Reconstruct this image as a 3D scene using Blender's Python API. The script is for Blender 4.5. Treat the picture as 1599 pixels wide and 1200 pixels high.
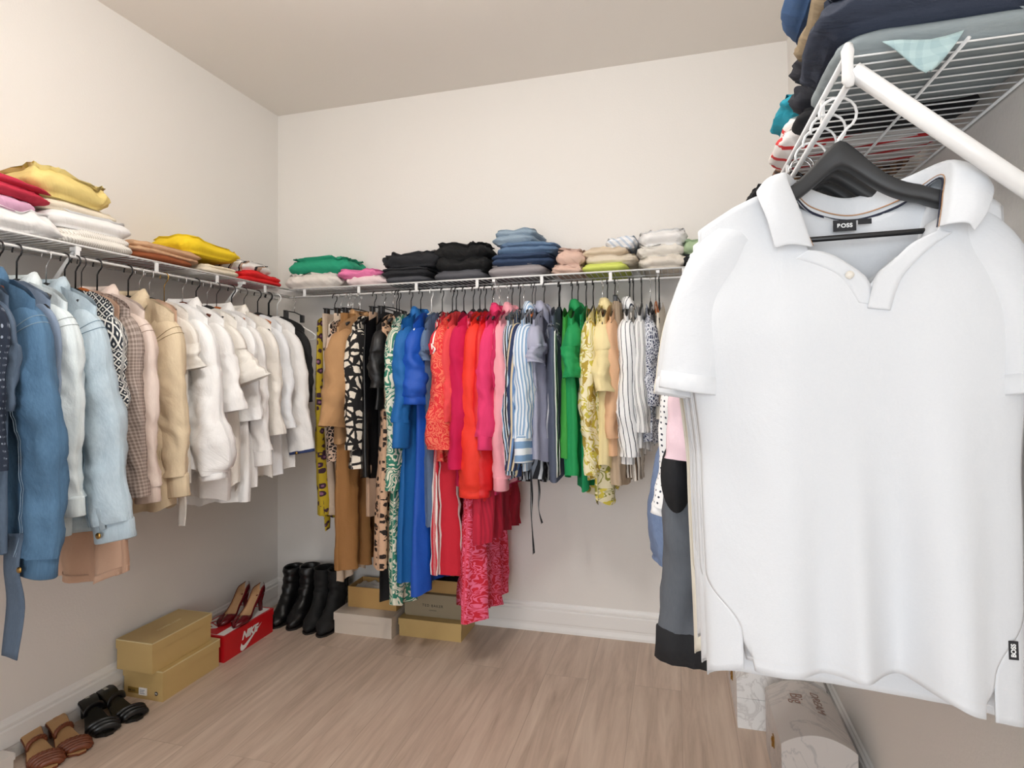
import bpy, bmesh, math, random
from mathutils import Vector, Matrix, noise as mn
PI = math.pi
for o in list(bpy.data.objects): bpy.data.objects.remove(o)
S = bpy.context.scene; COL = S.collection

# ------------------------------------------------------------------ room figures (metres)
D, L, R, H = 2.84388, -2.15416, 0.5185, 2.74        # back wall y, left wall x, right wall x, ceiling z
FRONT = -1.05                                        # wall with the doorway, behind the camera
ZR, ZT, W = 1.65203, 1.69566, 0.27943                # hanging rod, shelf lip, shelf depth
XL, YB, XR = L + W, D - W, R - W                     # rod lines
CAMH = 1.25959; F = 918.54186; YAW = 0.26917; PIT = 0.03247; ROL = -0.01213; CY = 552.22744

# ------------------------------------------------------------------ camera
fw = Vector((-math.sin(YAW)*math.cos(PIT), math.cos(YAW)*math.cos(PIT), math.sin(PIT)))
r0 = Vector((math.cos(YAW), math.sin(YAW), 0)); u0 = r0.cross(fw)
cr = r0*math.cos(ROL) + u0*math.sin(ROL); cu = -r0*math.sin(ROL) + u0*math.cos(ROL)
cam = bpy.data.cameras.new('camera'); camo = bpy.data.objects.new('camera', cam); COL.objects.link(camo)
m = Matrix((cr, cu, -fw)).transposed().to_4x4(); m.translation = Vector((0, 0, CAMH)); camo.matrix_world = m
cam.sensor_fit = 'HORIZONTAL'; cam.sensor_width = 36; cam.lens = F/1599*36
cam.shift_y = -(600-CY)/1599; cam.clip_start = .02
S.camera = camo
def at(px, py, ax, c):
    """the point of a known plane of the room (ax = c) that a spot of the survey photo shows"""
    d = fw + (px-800)/F*cr - (py-CY)/F*cu; i = 'xyz'.index(ax); o = Vector((0, 0, CAMH))
    return o + d*((c-o[i])/d[i])

# ------------------------------------------------------------------ light and exposure
S.view_settings.view_transform = 'Standard'; S.view_settings.look = 'None'
S.view_settings.gamma = 1; S.view_settings.use_curve_mapping = False
S.view_settings.exposure = 0.25
wd = bpy.data.worlds.new('world'); S.world = wd; wd.use_nodes = True
bg = wd.node_tree.nodes['Background']; bg.inputs[0].default_value = (1, .97, .93, 1); bg.inputs[1].default_value = .6
def area(name, loc, rot, sx, sy, power, col, shape='RECTANGLE'):
    l = bpy.data.lights.new(name, 'AREA'); l.shape = shape; l.size = sx; l.size_y = sy
    l.energy = power; l.color = col
    o = bpy.data.objects.new(name, l); COL.objects.link(o); o.location = loc; o.rotation_euler = rot
    return o
LAMP = (-.72, .95)
LAMPZ = 2.38; LAMP_GLOW = 52                          # the globe lamp itself gives the light (its mesh is built with the room)
area('added_fill_light', (-.45, FRONT-1.1, 1.2), (math.radians(90), 0, 0), 1.6, 2.0, 50, (.88, .94, 1))  # added fill beyond the doorway, brightens the front polo and low back wall

# ------------------------------------------------------------------ helpers
def srgb(h):
    if isinstance(h, str):
        h = h.lstrip('#'); c = [int(h[i:i+2], 16)/255 for i in (0, 2, 4)]
    else: c = h
    return tuple((x/12.92 if x <= .04045 else ((x+.055)/1.055)**2.4) for x in c) + (1,)
def tag(o, label=None, cat=None, group=None, kind=None):
    if label: o['label'] = label
    if cat: o['category'] = cat
    if group: o['group'] = group
    if kind: o['kind'] = kind
    return o
def empty(name, loc=(0, 0, 0), rz=0, label=None, cat=None, group=None, rot=None):
    o = bpy.data.objects.new(name, None); COL.objects.link(o); o.location = loc
    o.rotation_euler = rot or (0, 0, rz); o.empty_display_size = .05
    return tag(o, label, cat, group)
def mesh(name, vs, fs, mat, parent=None, uvs=None, smooth=True, mats=None, fm=None):
    me = bpy.data.meshes.new(name); me.from_pydata([tuple(v) for v in vs], [], fs)
    if uvs:
        ul = me.uv_layers.new(name='UVMap')
        for p in me.polygons:
            for li, vi in zip(p.loop_indices, p.vertices): ul.data[li].uv = uvs[vi]
    for mm in (mats or [mat]): me.materials.append(mm)
    if fm:
        for p, k in zip(me.polygons, fm): p.material_index = k
    if smooth: me.polygons.foreach_set('use_smooth', [True]*len(me.polygons))
    me.update()
    o = bpy.data.objects.new(name, me); COL.objects.link(o)
    if parent: o.parent = parent
    return o
class MB:
    """collects shapes of one part"""
    def __init__(s): s.v = []; s.f = []; s.uv = []
    def add(s, vs, fs, uvs=None):
        n = len(s.v); s.v += [tuple(v) for v in vs]; s.f += [tuple(i+n for i in f) for f in fs]
        s.uv += uvs if uvs else [(v[0]+v[1], v[2]) for v in vs]
    def box(s, a, b):
        x0, y0, z0 = a; x1, y1, z1 = b
        s.add([(x0,y0,z0),(x1,y0,z0),(x1,y1,z0),(x0,y1,z0),(x0,y0,z1),(x1,y0,z1),(x1,y1,z1),(x0,y1,z1)],
              [(0,3,2,1),(4,5,6,7),(0,1,5,4),(1,2,6,5),(2,3,7,6),(3,0,4,7)])
    def prism(s, poly, z0, z1):
        n = len(poly)
        s.add([(x, y, z0) for x, y in poly]+[(x, y, z1) for x, y in poly],
              [tuple(range(n))[::-1], tuple(range(n, 2*n))]+[(i, (i+1) % n, n+(i+1) % n, n+i) for i in range(n)])
    def tube(s, pts, r, n=8, cap=True, flat=None):
        pts = [Vector(p) for p in pts]; N = len(pts); ring = []
        rr = r if isinstance(r, (list, tuple)) else [r]*N
        T = [(pts[min(i+1, N-1)]-pts[max(i-1, 0)]).normalized() for i in range(N)]
        a = Vector((0, 0, 1)) if abs(T[0].z) < .9 else Vector((1, 0, 0))
        if flat: a = Vector(flat)
        vs = []; uvs = []; ln = 0
        for i in range(N):
            if i: ln += (pts[i]-pts[i-1]).length
            x = T[i].cross(a)
            x = x.normalized() if x.length > 1e-6 else Vector((1, 0, 0)); y = x.cross(T[i]).normalized(); a = y
            q = rr[i]; rx, ry = q if isinstance(q, (list, tuple)) else (q, q)
            for k in range(n):
                t = 2*PI*k/n; vs.append(pts[i]+x*rx*math.cos(t)+y*ry*math.sin(t)); uvs.append((k/n*PI*(rx+ry), -ln))
        fs = [(i*n+k, i*n+(k+1) % n, (i+1)*n+(k+1) % n, (i+1)*n+k) for i in range(N-1) for k in range(n)]
        if cap: fs += [tuple(range(n))[::-1], tuple(range((N-1)*n, N*n))]
        s.add(vs, fs, uvs)
    def grid(s, P, UV=None, closed=False):
        """P: rows of points"""
        r, c = len(P), len(P[0]); vs = [p for row in P for p in row]
        fs = [(i*c+j, i*c+(j+1) % c, (i+1)*c+(j+1) % c, (i+1)*c+j) for i in range(r-1) for j in range(c if closed else c-1)]
        s.add(vs, fs, [q for row in UV for q in row] if UV else None)
    def build(s, name, mat, parent=None, smooth=False, **k):
        return mesh(name, s.v, s.f, mat, parent, s.uv, smooth, **k)
def lerp(a, b, t): return a+(b-a)*t
def sstep(a, b, x):
    t = max(0, min(1, (x-a)/(b-a))); return t*t*(3-2*t)
def interp(xs, ys, x):
    if x <= xs[0]: return ys[0]
    for i in range(len(xs)-1):
        if x <= xs[i+1]:
            t = (x-xs[i])/(xs[i+1]-xs[i]); return ys[i]+(ys[i+1]-ys[i])*t*t*(3-2*t)
    return ys[-1]
def spline(P, n):
    """Catmull-Rom through points"""
    P = [Vector(p) for p in P]; out = []
    for i in range(len(P)-1):
        a = P[max(i-1, 0)]; b = P[i]; c = P[i+1]; d = P[min(i+2, len(P)-1)]
        for k in range(n):
            t = k/n
            out.append(.5*((2*b)+(c-a)*t+(2*a-5*b+4*c-d)*t*t+(3*b-a-3*c+d)*t**3))
    out.append(P[-1]); return out
def bevel(o, w=.003, seg=2):
    b = o.modifiers.new('bevel', 'BEVEL'); b.width = w; b.segments = seg; b.limit_method = 'ANGLE'; return o
def solid(o, t=.0015, off=0):
    b = o.modifiers.new('solidify', 'SOLIDIFY'); b.thickness = t; b.offset = off; return o

# ------------------------------------------------------------------ materials
class NT:
    def __init__(s, name, rough=.6, **k):
        s.m = bpy.data.materials.new(name); s.m.use_nodes = True; s.t = s.m.node_tree; s.n = s.t.nodes
        s.b = s.n['Principled BSDF']; s.b.inputs['Roughness'].default_value = rough
        for a, v in k.items(): s.b.inputs[a.replace('_', ' ')].default_value = v
    def add(s, typ, ins=None, **pr):
        nd = s.n.new(typ)
        for a, v in pr.items(): setattr(nd, a, v)
        for a, v in (ins or {}).items():
            if hasattr(v, 'links') or isinstance(v, bpy.types.NodeSocket): s.t.links.new(v, nd.inputs[a])
            else: nd.inputs[a].default_value = v
        return nd
    def math(s, op, a, b=0.0, c=0.0):
        nd = s.n.new('ShaderNodeMath'); nd.operation = op
        for i, v in enumerate((a, b, c)):
            if isinstance(v, bpy.types.NodeSocket): s.t.links.new(v, nd.inputs[i])
            else: nd.inputs[i].default_value = v
        return nd.outputs[0]
    def mix(s, f, a, b):
        nd = s.n.new('ShaderNodeMix'); nd.data_type = 'RGBA'
        for i, v in ((0, f), (6, a), (7, b)):
            if isinstance(v, bpy.types.NodeSocket): s.t.links.new(v, nd.inputs[i])
            else: nd.inputs[i].default_value = v
        return nd.outputs[2]
    def uv(s, sx=1, sy=1, rot=0, src='UV'):
        tc = s.n.new('ShaderNodeTexCoord'); mp = s.n.new('ShaderNodeMapping')
        s.t.links.new(tc.outputs[src], mp.inputs[0]); mp.inputs['Scale'].default_value = (sx, sy, 1)
        mp.inputs['Rotation'].default_value = (0, 0, rot); return mp.outputs[0]
    def noise(s, vec, scale, detail=3, rough=.5, dist=0):
        return s.add('ShaderNodeTexNoise', {'Vector': vec, 'Scale': scale, 'Detail': detail, 'Roughness': rough, 'Distortion': dist}).outputs['Fac']
    def ramp(s, fac, stops, mode='CONSTANT'):
        nd = s.n.new('ShaderNodeValToRGB'); nd.color_ramp.interpolation = mode; s.t.links.new(fac, nd.inputs[0])
        el = nd.color_ramp.elements
        while len(el) > 1: el.remove(el[0])
        el[0].position = stops[0][0]; el[0].color = srgb(stops[0][1])
        for p_, c_ in stops[1:]:
            e = el.new(p_); e.color = srgb(c_)
        return nd.outputs[0]
    def color(s, c):
        if isinstance(c, bpy.types.NodeSocket): s.t.links.new(c, s.b.inputs['Base Color'])
        else: s.b.inputs['Base Color'].default_value = c
    def bump(s, h, strength=.3, dist=.005):
        nd = s.add('ShaderNodeBump', {'Height': h, 'Strength': strength, 'Distance': dist})
        s.t.links.new(nd.outputs[0], s.b.inputs['Normal'])
MATS = {}
def plain(name, c, rough=.5, metal=0, **k):
    if name in MATS: return MATS[name]
    q = NT(name, rough, **k); q.color(srgb(c)); q.b.inputs['Metallic'].default_value = metal
    MATS[name] = q.m; return q.m
def cloth(name, c, pat=None, c2=None, c3=None, s=None, rough=.85, wr=.45, t=.5, stops=None, period=.02, rot=0, sheen=0.0):
    if name in MATS: return MATS[name]
    q = NT(name, rough); base = srgb(c); uv = q.uv(rot=rot)
    if sheen: q.b.inputs['Sheen Weight'].default_value = sheen
    sep = q.add('ShaderNodeSeparateXYZ', {0: uv}); X, Y = sep.outputs[0], sep.outputs[1]
    out = base
    if pat == 'stripe':
        w = q.math('ADD', X, q.math('MULTIPLY', q.noise(q.uv(), 6), .006))
        out = q.ramp(q.math('FRACT', q.math('DIVIDE', w, period)), stops)
    elif pat == 'leopard':
        v = q.add('ShaderNodeTexVoronoi', {'Vector': uv, 'Scale': s or 45, 'Randomness': .85}).outputs['Distance']
        n1 = q.noise(uv, (s or 45)*1.6, 2); v2 = q.math('ADD', v, q.math('MULTIPLY', q.math('SUBTRACT', n1, .5), .35))
        a = q.ramp(v2, [(0, c3), (.17, c2), (.42, c)])
        brk = q.math('GREATER_THAN', q.noise(uv, (s or 45)*1.1, 1), .30); out = q.mix(brk, base, a)
    elif pat == 'spots':
        n0 = q.add('ShaderNodeTexNoise', {'Vector': uv, 'Scale': 60.0}).outputs['Color']
        vv = q.add('ShaderNodeVectorMath', {0: n0, 1: (.012, .012, 0)}, operation='MULTIPLY').outputs[0]
        vv = q.add('ShaderNodeVectorMath', {0: uv, 1: vv}, operation='ADD').outputs[0]
        v = q.add('ShaderNodeTexVoronoi', {'Vector': vv, 'Scale': s or 35}, feature='DISTANCE_TO_EDGE').outputs['Distance']
        out = q.mix(q.math('GREATER_THAN', v, t), base, srgb(c2))
    elif pat == 'contour':
        n1 = q.noise(uv, s or 12, 1.5, .5, 1.2)
        fr = q.math('FRACT', q.math('MULTIPLY', n1, 7)); k = q.math('GREATER_THAN', fr, t)
        out = q.mix(k, base, srgb(c2))
        if c3: out = q.mix(q.math('GREATER_THAN', q.noise(uv, (s or 12)*1.7, 2), .58), out, srgb(c3))
    elif pat == 'dots':
        v = q.add('ShaderNodeTexVoronoi', {'Vector': uv, 'Scale': s or 60, 'Randomness': .15}).outputs['Distance']
        out = q.mix(q.math('LESS_THAN', v, t), base, srgb(c2))
    elif pat == 'check':
        f1 = q.math('LESS_THAN', q.math('FRACT', q.math('DIVIDE', X, period)), t)
        f2 = q.math('LESS_THAN', q.math('FRACT', q.math('DIVIDE', Y, period)), t)
        out = q.mix(q.math('MULTIPLY', q.math('ADD', f1, f2), .5), base, srgb(c2))
    elif pat == 'geo':
        d1 = q.math('FRACT', q.math('DIVIDE', q.math('ADD', X, Y), period)); d2 = q.math('FRACT', q.math('DIVIDE', q.math('SUBTRACT', X, Y), period))
        g = q.math('MAXIMUM', q.math('LESS_THAN', d1, .2), q.math('LESS_THAN', d2, .2))
        h1 = q.math('MULTIPLY', q.math('GREATER_THAN', d1, .5), q.math('LESS_THAN', d1, .75)); h2 = q.math('MULTIPLY', q.math('GREATER_THAN', d2, .5), q.math('LESS_THAN', d2, .75))
        out = q.mix(q.math('MAXIMUM', g, q.math('MULTIPLY', h1, h2)), base, srgb(c2))
    elif pat == 'denim':
        n1 = q.noise(uv, 7, 4, .6); n2 = q.noise(q.uv(1, .25), 260, 2)
        out = q.mix(q.math('MULTIPLY', q.math('ADD', n1, q.math('MULTIPLY', n2, .7)), .62), base, srgb(c2))
    else:
        n1 = q.noise(uv, 300, 2); d = tuple(x*.93 for x in base[:3])+(1,)
        out = q.mix(q.math('MULTIPLY', n1, .6), base, d)
    q.color(out)
    wn = q.noise(q.uv(1, .55), 15, 4, .55, .3); fn = q.noise(q.uv(), 420, 1)
    q.bump(q.math('ADD', wn, q.math('MULTIPLY', fn, .035)), wr*.7, .02)
    MATS[name] = q.m; return q.m

def wall_mat(name, c):
    q = NT(name, .9); q.color(srgb(c)); v = q.uv(src='Object')
    q.bump(q.noise(v, 130, 2), .12, .004); return q.m
M_wall = wall_mat('wall_paint', '#e9e5e0'); M_ceil = wall_mat('ceiling_paint', '#eae4dd')
M_trim = plain('trim_paint', '#efedea', .35); M_wire = plain('shelf_vinyl', '#e9e9e8', .35)
M_black = plain('black_plastic', '#151517', .35); M_blackw = plain('black_wood_hanger', '#2b2c2e', .5)
M_chrome = plain('chrome_wire', '#d6d6d6', .2, 1); M_whitep = plain('white_plastic', '#f1f1ef', .3)
M_orange = plain('orange_wood', '#b0602c', .4); M_brown = plain('brown_wood', '#5e2c1a', .4); M_gold = plain('gold_wire', '#c9a04e', .25, 1)

def floor_mat():
    q = NT('oak_planks', .48)
    tc = q.n.new('ShaderNodeTexCoord'); mp = q.n.new('ShaderNodeMapping'); q.t.links.new(tc.outputs['Object'], mp.inputs[0])
    mp.inputs['Rotation'].default_value = (0, 0, PI/2); v = mp.outputs[0]
    br = q.add('ShaderNodeTexBrick', {'Vector': v, 'Color1': (0, 0, 0, 1), 'Color2': (1, 1, 1, 1), 'Mortar': (.5, .5, .5, 1),
               'Scale': 1, 'Mortar Size': .0012, 'Mortar Smooth': .1, 'Brick Width': 1.22, 'Row Height': .182})
    br.offset = .37
    sep = q.add('ShaderNodeSeparateXYZ', {0: v}); rnd = br.outputs['Color']
    rv = q.add('ShaderNodeSeparateXYZ', {0: rnd}).outputs[0]
    cmb = q.add('ShaderNodeCombineXYZ', {0: q.math('MULTIPLY', sep.outputs[0], .09), 1: sep.outputs[1], 2: q.math('MULTIPLY', rv, 9)}).outputs[0]
    g1 = q.noise(cmb, 22, 5, .6, .6); 
    cmb2 = q.add('ShaderNodeCombineXYZ', {0: q.math('MULTIPLY', sep.outputs[0], .22), 1: sep.outputs[1], 2: q.math('MULTIPLY', rv, 5)}).outputs[0]
    g2 = q.noise(cmb2, 7, 3, .5, 1.5); g3 = q.noise(cmb, 130, 3, .6)
    c = q.ramp(g1, [(.28, '#948070'), (.5, '#c2ad9c'), (.72, '#dccab9')], 'LINEAR')
    c = q.mix(q.math('MULTIPLY', g2, .5), c, srgb('#b39a86')); c = q.mix(q.math('MULTIPLY', g3, .4), c, srgb('#dcc8b6'))
    kv = q.add('ShaderNodeCombineXYZ', {0: q.math('MULTIPLY', sep.outputs[0], .35), 1: sep.outputs[1], 2: 0.0}).outputs[0]
    kn = q.add('ShaderNodeTexVoronoi', {'Vector': kv, 'Scale': 3.2}).outputs['Distance']
    c = q.mix(q.math('MULTIPLY', q.math('SUBTRACT', 1, q.add('ShaderNodeMapRange', {0: kn, 1: .02, 2: .09}).outputs[0]), .5), c, srgb('#7d6656'))
    c = q.mix(q.math('MULTIPLY', q.math('SUBTRACT', rv, .5), .22), c, srgb('#e2cdbb'))
    c = q.mix(q.math('MULTIPLY', br.outputs['Fac'], .35), c, srgb('#7e6a5c'))
    q.color(c); q.bump(q.math('SUBTRACT', q.math('MULTIPLY', g3, .2), br.outputs['Fac']), .2, .001); return q.m

# ------------------------------------------------------------------ the room
def struct(name, vs, fs, mat): return tag(mesh(name, vs, fs, mat, smooth=False), kind='structure')
def slab(name, a, b, mat):
    k = MB(); k.box(a, b); o = k.build(name, mat); return tag(o, kind='structure')
T = .1
slab('floor', (L-T, FRONT-T, -.06), (R+T, D+T, 0), floor_mat())
slab('ceiling', (L-T, FRONT-T, H), (R+T, D+T, H+.06), M_ceil)
slab('wall_left', (L-T, FRONT, 0), (L, D+T, H), M_wall)
slab('wall_back', (L, D, 0), (R, D+T, H), M_wall)
slab('wall_right', (R, FRONT, 0), (R+T, D+T, H), M_wall)
k = MB(); k.box((L-T, FRONT-T, 0), (-1.05, FRONT, H)); k.box((.35, FRONT-T, 0), (R+T, FRONT, H)); k.box((-1.05, FRONT-T, 2.1), (.35, FRONT, H))
tag(k.build('wall_front', M_wall), kind='structure')
BB = [(0, 0), (.016, 0), (.016, .012), (.0125, .03), (.0125, .04), (.0145, .045), (.0145, .095), (.0145, .1), (.009, .106), (.0125, .109), (.0125, .118), (.007, .124), (.005, .13), (0, .136)]
def baseboard(name, p0, p1, n):
    p0 = Vector(p0); p1 = Vector(p1); n = Vector(n); vs = []
    for p in (p0, p1):
        for a, z in BB: vs.append(p+n*a+Vector((0, 0, z)))
    c = len(BB); fs = [(i, i+1, c+i+1, c+i) for i in range(c-1)]+[tuple(range(c)), tuple(range(c, 2*c))[::-1]]
    return struct(name, vs, fs, M_trim)
baseboard('baseboard_left', (L, FRONT, 0), (L, D, 0), (1, 0, 0))
baseboard('baseboard_back', (L, D, 0), (R, D, 0), (0, -1, 0))
baseboard('baseboard_right', (R, FRONT, 0), (R, D, 0), (-1, 0, 0))
# ceiling fitting (out of the frame, the room's own lamp)
lt = empty('ceiling_lamp', (LAMP[0], LAMP[1], H), 0, 'white glass globe lamp hanging from the closet ceiling', 'lamp')
k = MB(); k.tube([(0, 0, 0), (0, 0, -.02)], .06, 32); k.tube([(0, 0, -.02), (0, 0, LAMPZ-H+.12)], .008, 10); k.build('lamp_base', M_whitep, lt)
q = NT('lamp_glass', .4); q.color((1, .98, .95, 1)); q.b.inputs['Emission Color'].default_value = (1, .965, .92, 1); q.b.inputs['Emission Strength'].default_value = LAMP_GLOW
k = MB(); k.tube([(0, 0, LAMPZ-H+.13*math.cos(PI*i/16)) for i in range(17)], [max(.002, .13*math.sin(PI*i/16)) for i in range(17)], 32); k.build('lamp_shade', q.m, lt, smooth=True)

# ------------------------------------------------------------------ wire shelving with rod
def wire_shelf(label, origin, rz, length, deck, brackets=(), strap0=.12, back=0.0):
    """local x along the rod, local y from lip (0) to wall (W)"""
    e = empty('wire_shelf', origin, rz, label, 'wire shelf')
    k = MB(); n = int((deck+back)/.0254)
    for i in range(n+1):
        x = -back+i*.0254; k.tube([(x, .0, ZT-.003), (x, W-.004, ZT-.003)], .0015, 5)
    for y in (W*.5, W-.006): k.tube([(-back, y, ZT-.0065), (deck, y, ZT-.0065)], .0026, 6)
    k.build('wire_deck', M_wire, e, True)
    k = MB(); k.tube([(0, -.001, ZT-.003), (length, -.001, ZT-.003)], .0042, 8); k.build('front_lip', M_wire, e, True)
    k = MB(); k.tube([(0, 0, ZR), (length, 0, ZR)], .0048, 8); k.build('hanging_rod', M_wire, e, True)
    x = strap0
    while x < length-.02:
        k = MB(); k.box((x-.007, -.0035, ZR-.003), (x+.007, .001, ZT)); k.build('strap', M_wire, e); x += .305
    for x in brackets:
        k = MB(); k.tube([(x, .012, ZT-.012), (x, W-.004, ZT-.30)], [(.004, .009)]*2, 8); k.box((x-.008, W-.006, ZT-.34), (x+.008, W, ZT-.28))
        k.box((x-.007, -.002, ZT-.02), (x+.007, .03, ZT-.008))
        k.build('wall_brace', M_wire, e)
    return e
YE = .886
wire_shelf('white wire shelf with hanging rod along the left wall', (XL, -.25, 0), PI/2, YB+.25, D+.24, (.6, 1.47+.25, 2.24+.25), .19)
wire_shelf('white wire shelf with hanging rod along the back wall', (XL, YB, 0), 0, XR-XL, XR-XL, (XL*-1-.79, -XL-.06), .09)
ws = wire_shelf('white wire shelf ending beside the front polo shirt, along the right wall', (XR, YB, 0), -PI/2, YB-YE, YB-YE, (.8,), .31, back=W-.01)
k = MB(); k.tube([(YB-YE, .004, ZT-.03), (YB-YE, W-.004, ZT-.285)], .0118, 16); k.tube([(YB-YE, W-.012, ZT-.277), (YB-YE, W, ZT-.29)], .016, 12)
k.build('thick_wall_brace', M_wire, ws, True)
k = MB(); k.tube([(YB-YE+.002, -.001, ZT+.007), (YB-YE+.003, -.003, ZT-.004), (YB-YE+.003, -.0035, (ZT+ZR)/2), (YB-YE+.003, -.003, ZR), (YB-YE+.002, -.001, ZR-.009)], [(.005, .004), (.0085, .008), (.007, .0075), (.0085, .008), (.005, .004)], 14)
k.build('end_cap', M_wire, ws, True)

# ------------------------------------------------------------------ hangers
HOOKR = .020
def hook_pts(z1, r=HOOKR):
    c = -(r-.0065); P = [(0, 0, z1), (0, 0, c-r-.012)]
    for k in range(13):
        a = math.radians(-62+k*21); P.append((r*math.cos(a), 0, c+r*math.sin(a)))
    return P
def arm_z(x): return -.108-.30*abs(x)-.02*(abs(x)/.2)**3
HDESC = {'black': 'black hanger', 'thin': 'thin black plastic hanger', 'wood': 'orange wooden hanger', 'brown': 'dark brown wooden hanger',
         'white': 'white plastic hanger', 'clip': 'clip hanger', 'goldwire': 'gold wire hanger', 'steel': 'black hanger with silver hook'}
def hanger(kind, loc, rz, desc, group=None, hw=.2, hook_only_dark=None, tilt=0):
    e = empty('coat_hanger', loc, rz, desc, 'hanger', group)
    if tilt: e.rotation_euler = (0, tilt, rz)
    hm = {'black': M_black, 'steel': M_chrome, 'thin': M_black, 'wood': M_black, 'brown': M_chrome, 'white': M_whitep, 'clip': M_chrome, 'goldwire': M_gold}[kind]
    hr = .0016 if kind in ('steel', 'brown', 'clip', 'goldwire', 'wood') else .0026
    k = MB(); k.tube(hook_pts(-.072 if kind == 'clip' else -.105), hr, 6); k.build('hook', hm, e, True)
    k = MB()
    if kind in ('black', 'steel', 'wood', 'brown'):
        am = {'black': M_blackw, 'steel': M_blackw, 'wood': M_orange, 'brown': M_brown}[kind]; P = []; Rr = []
        for i in range(21):
            u = i/10-1; x = u*hw*.76; P.append((x, -.010*abs(u)**1.5, arm_z(x)-.006*math.exp(-(u/.12)**2)))
            Rr.append((.0105+.009*math.exp(-(u/.2)**2)-.003*abs(u)**3, .0065+.003*abs(u)**2-.003*sstep(.85, 1, abs(u))))
        k.tube(P, [(b, a) for a, b in Rr], 10, flat=(0, 0, 1)); k.build('shoulder_bar', am, e, True)
        k = MB(); k.tube([(-hw*.72, -.006, arm_z(hw*.72)-.01), (-hw*.70, -.006, arm_z(hw)-.03), (hw*.70, -.006, arm_z(hw)-.03), (hw*.72, -.006, arm_z(hw*.72)-.01)], .0035, 6)
        k.build('trouser_bar', M_black, e, True)
    elif kind == 'clip':
        k.tube([(-.15, 0, -.082), (0, 0, -.075), (.15, 0, -.082)], .003, 6); k.build('cross_bar', M_black, e, True)
        for s in (-1, 1):
            k = MB(); k.box((s*.12-.014, -.009, -.118), (s*.12+.014, .009, -.078)); bevel(k.build('clip', M_black, e), .003)
    else:
        am = {'thin': M_black, 'white': M_whitep, 'goldwire': M_gold}[kind]; z = arm_z(hw)
        P = spline([(0, 0, -.103), (-hw*.5, 0, arm_z(hw*.5)), (-hw*.96, 0, z-.004), (-hw*1.0, 0, z-.022), (-hw*.9, 0, z-.034), (0, 0, z-.036), (hw*.9, 0, z-.034), (hw, 0, z-.022), (hw*.96, 0, z-.004), (hw*.5, 0, arm_z(hw*.5)), (0, 0, -.103)], 4)
        k.tube(P, .0038 if kind != 'goldwire' else .0015, 6); k.build('frame', am, e, True)
    return e

# ------------------------------------------------------------------ garments
class Torso:
    """closed cloth body hanging from shoulders at local z; front = local -y"""
    def __init__(s, seed, bottom, sw=.2, neck=.07, drop=.07, th=.014, hemth=.024, chest=None, waist=None, hem=None, amp=.008,
                 freq=6, skirt=False, hemwave=.01, tail=0, topz=None):
        rnd = random.Random(seed); s.r = rnd; s.bottom = bottom; s.sw = sw; s.neck = neck; s.drop = drop; s.th = th; s.hemth = hemth
        s.chest = chest or sw*1.02; s.waist = waist or s.chest*.98; s.hem = hem or s.chest*1.02; s.amp = amp; s.skirt = skirt; s.hemwave = hemwave; s.tail = tail
        s.off = rnd.uniform(0, 90); s.ph = [(rnd.uniform(0, 6.3), rnd.uniform(-1.2, 1.2), freq*rnd.uniform(.55, 1.5), rnd.uniform(.5, 1)) for _ in range(4)]
        s.topz = topz if topz is not None else (-.105 if skirt else None)
    def ztop(s, x, front):
        if s.skirt: return s.topz
        a = abs(x)
        if a > s.neck: return arm_z(a)+.021-.008*sstep(s.sw*.85, s.sw, a)
        b = arm_z(s.neck)+.021; q = 1-(a/s.neck)**2
        return b-(s.drop if front else .012)*q
    def width(s, v):
        if s.skirt: return interp((0, .25, 1), (s.sw, s.waist, s.hem), v)
        L_ = -s.bottom; return interp((0, .22/L_, .45/L_, 1), (s.sw, s.chest, s.waist, s.hem), v)
    def pt(s, u, v, front, off=0):
        sg = -1 if front else 1; w = s.width(v); w0 = s.sw; x0 = u*w0; zt = s.ztop(x0, front)
        hw = s.hemwave*(math.sin(u*4+s.ph[0][0])+.5*math.sin(u*9+s.ph[1][0]))-s.tail*(1-u*u)
        z = zt+(s.bottom+hw-zt)*v; x = u*w
        edge = max(0, 1-abs(u)**3)**.5
        t = interp((0, .15, 1), (max(.012, s.th*.85), s.th, s.hemth), v)
        y = sg*(t+off)*edge; A = s.amp*(.25+.75*v**.7)
        f = 0
        for i, (p, d, kf, a) in enumerate(s.ph):
            f += a*math.sin(kf*u*1.6+p+d*v*2+(0 if i < 2 else sg*.9))
        cz = Vector((x*16+s.off, sg*3.1, z*9)); y += sg*(s.amp*.9)*(1-2*abs(mn.noise(cz)))*sstep(.08, .3, v)*edge; y += A*f*(.4+.6*edge); x += A*.6*math.sin(s.ph[2][0]+v*5+kf)*abs(u)
        return (x, y, z)
    def build(s, name, mat, parent, N=30, M=26):
        P = []; UV = []
        for j in range(M+1):
            v = j/M; row = []; uv = []
            for i in range(2*N):
                a = PI*i/N; u = -math.cos(a); fr = i < N
                if i in (0, N): q = Vector(s.pt(u, v, True)); q = (q+Vector(s.pt(u, v, False)))/2; p = tuple(q)
                else: p = s.pt(u, v, fr)
                row.append(p); uv.append((p[0] if fr else p[0]+.37, p[2]))
            P.append(row); UV.append(uv)
        k = MB(); k.grid(P, UV, closed=True); return k.build(name, mat, parent, True)
    def patch(s, name, mat, parent, u0, u1, v0, v1, front=True, off=.002, nu=6, nv=14, th=.001):
        """a strip of cloth sewn on the body"""
        P = []; UV = []
        for j in range(nv+1):
            v = lerp(v0, v1, j/nv); row = [s.pt(lerp(u0, u1, i/nu), v, front, off) for i in range(nu+1)]
            P.append(row); UV.append([(p[0], p[2]) for p in row])
        k = MB(); k.grid(P, UV); o = k.build(name, mat, parent, True); solid(o, th); return o

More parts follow.
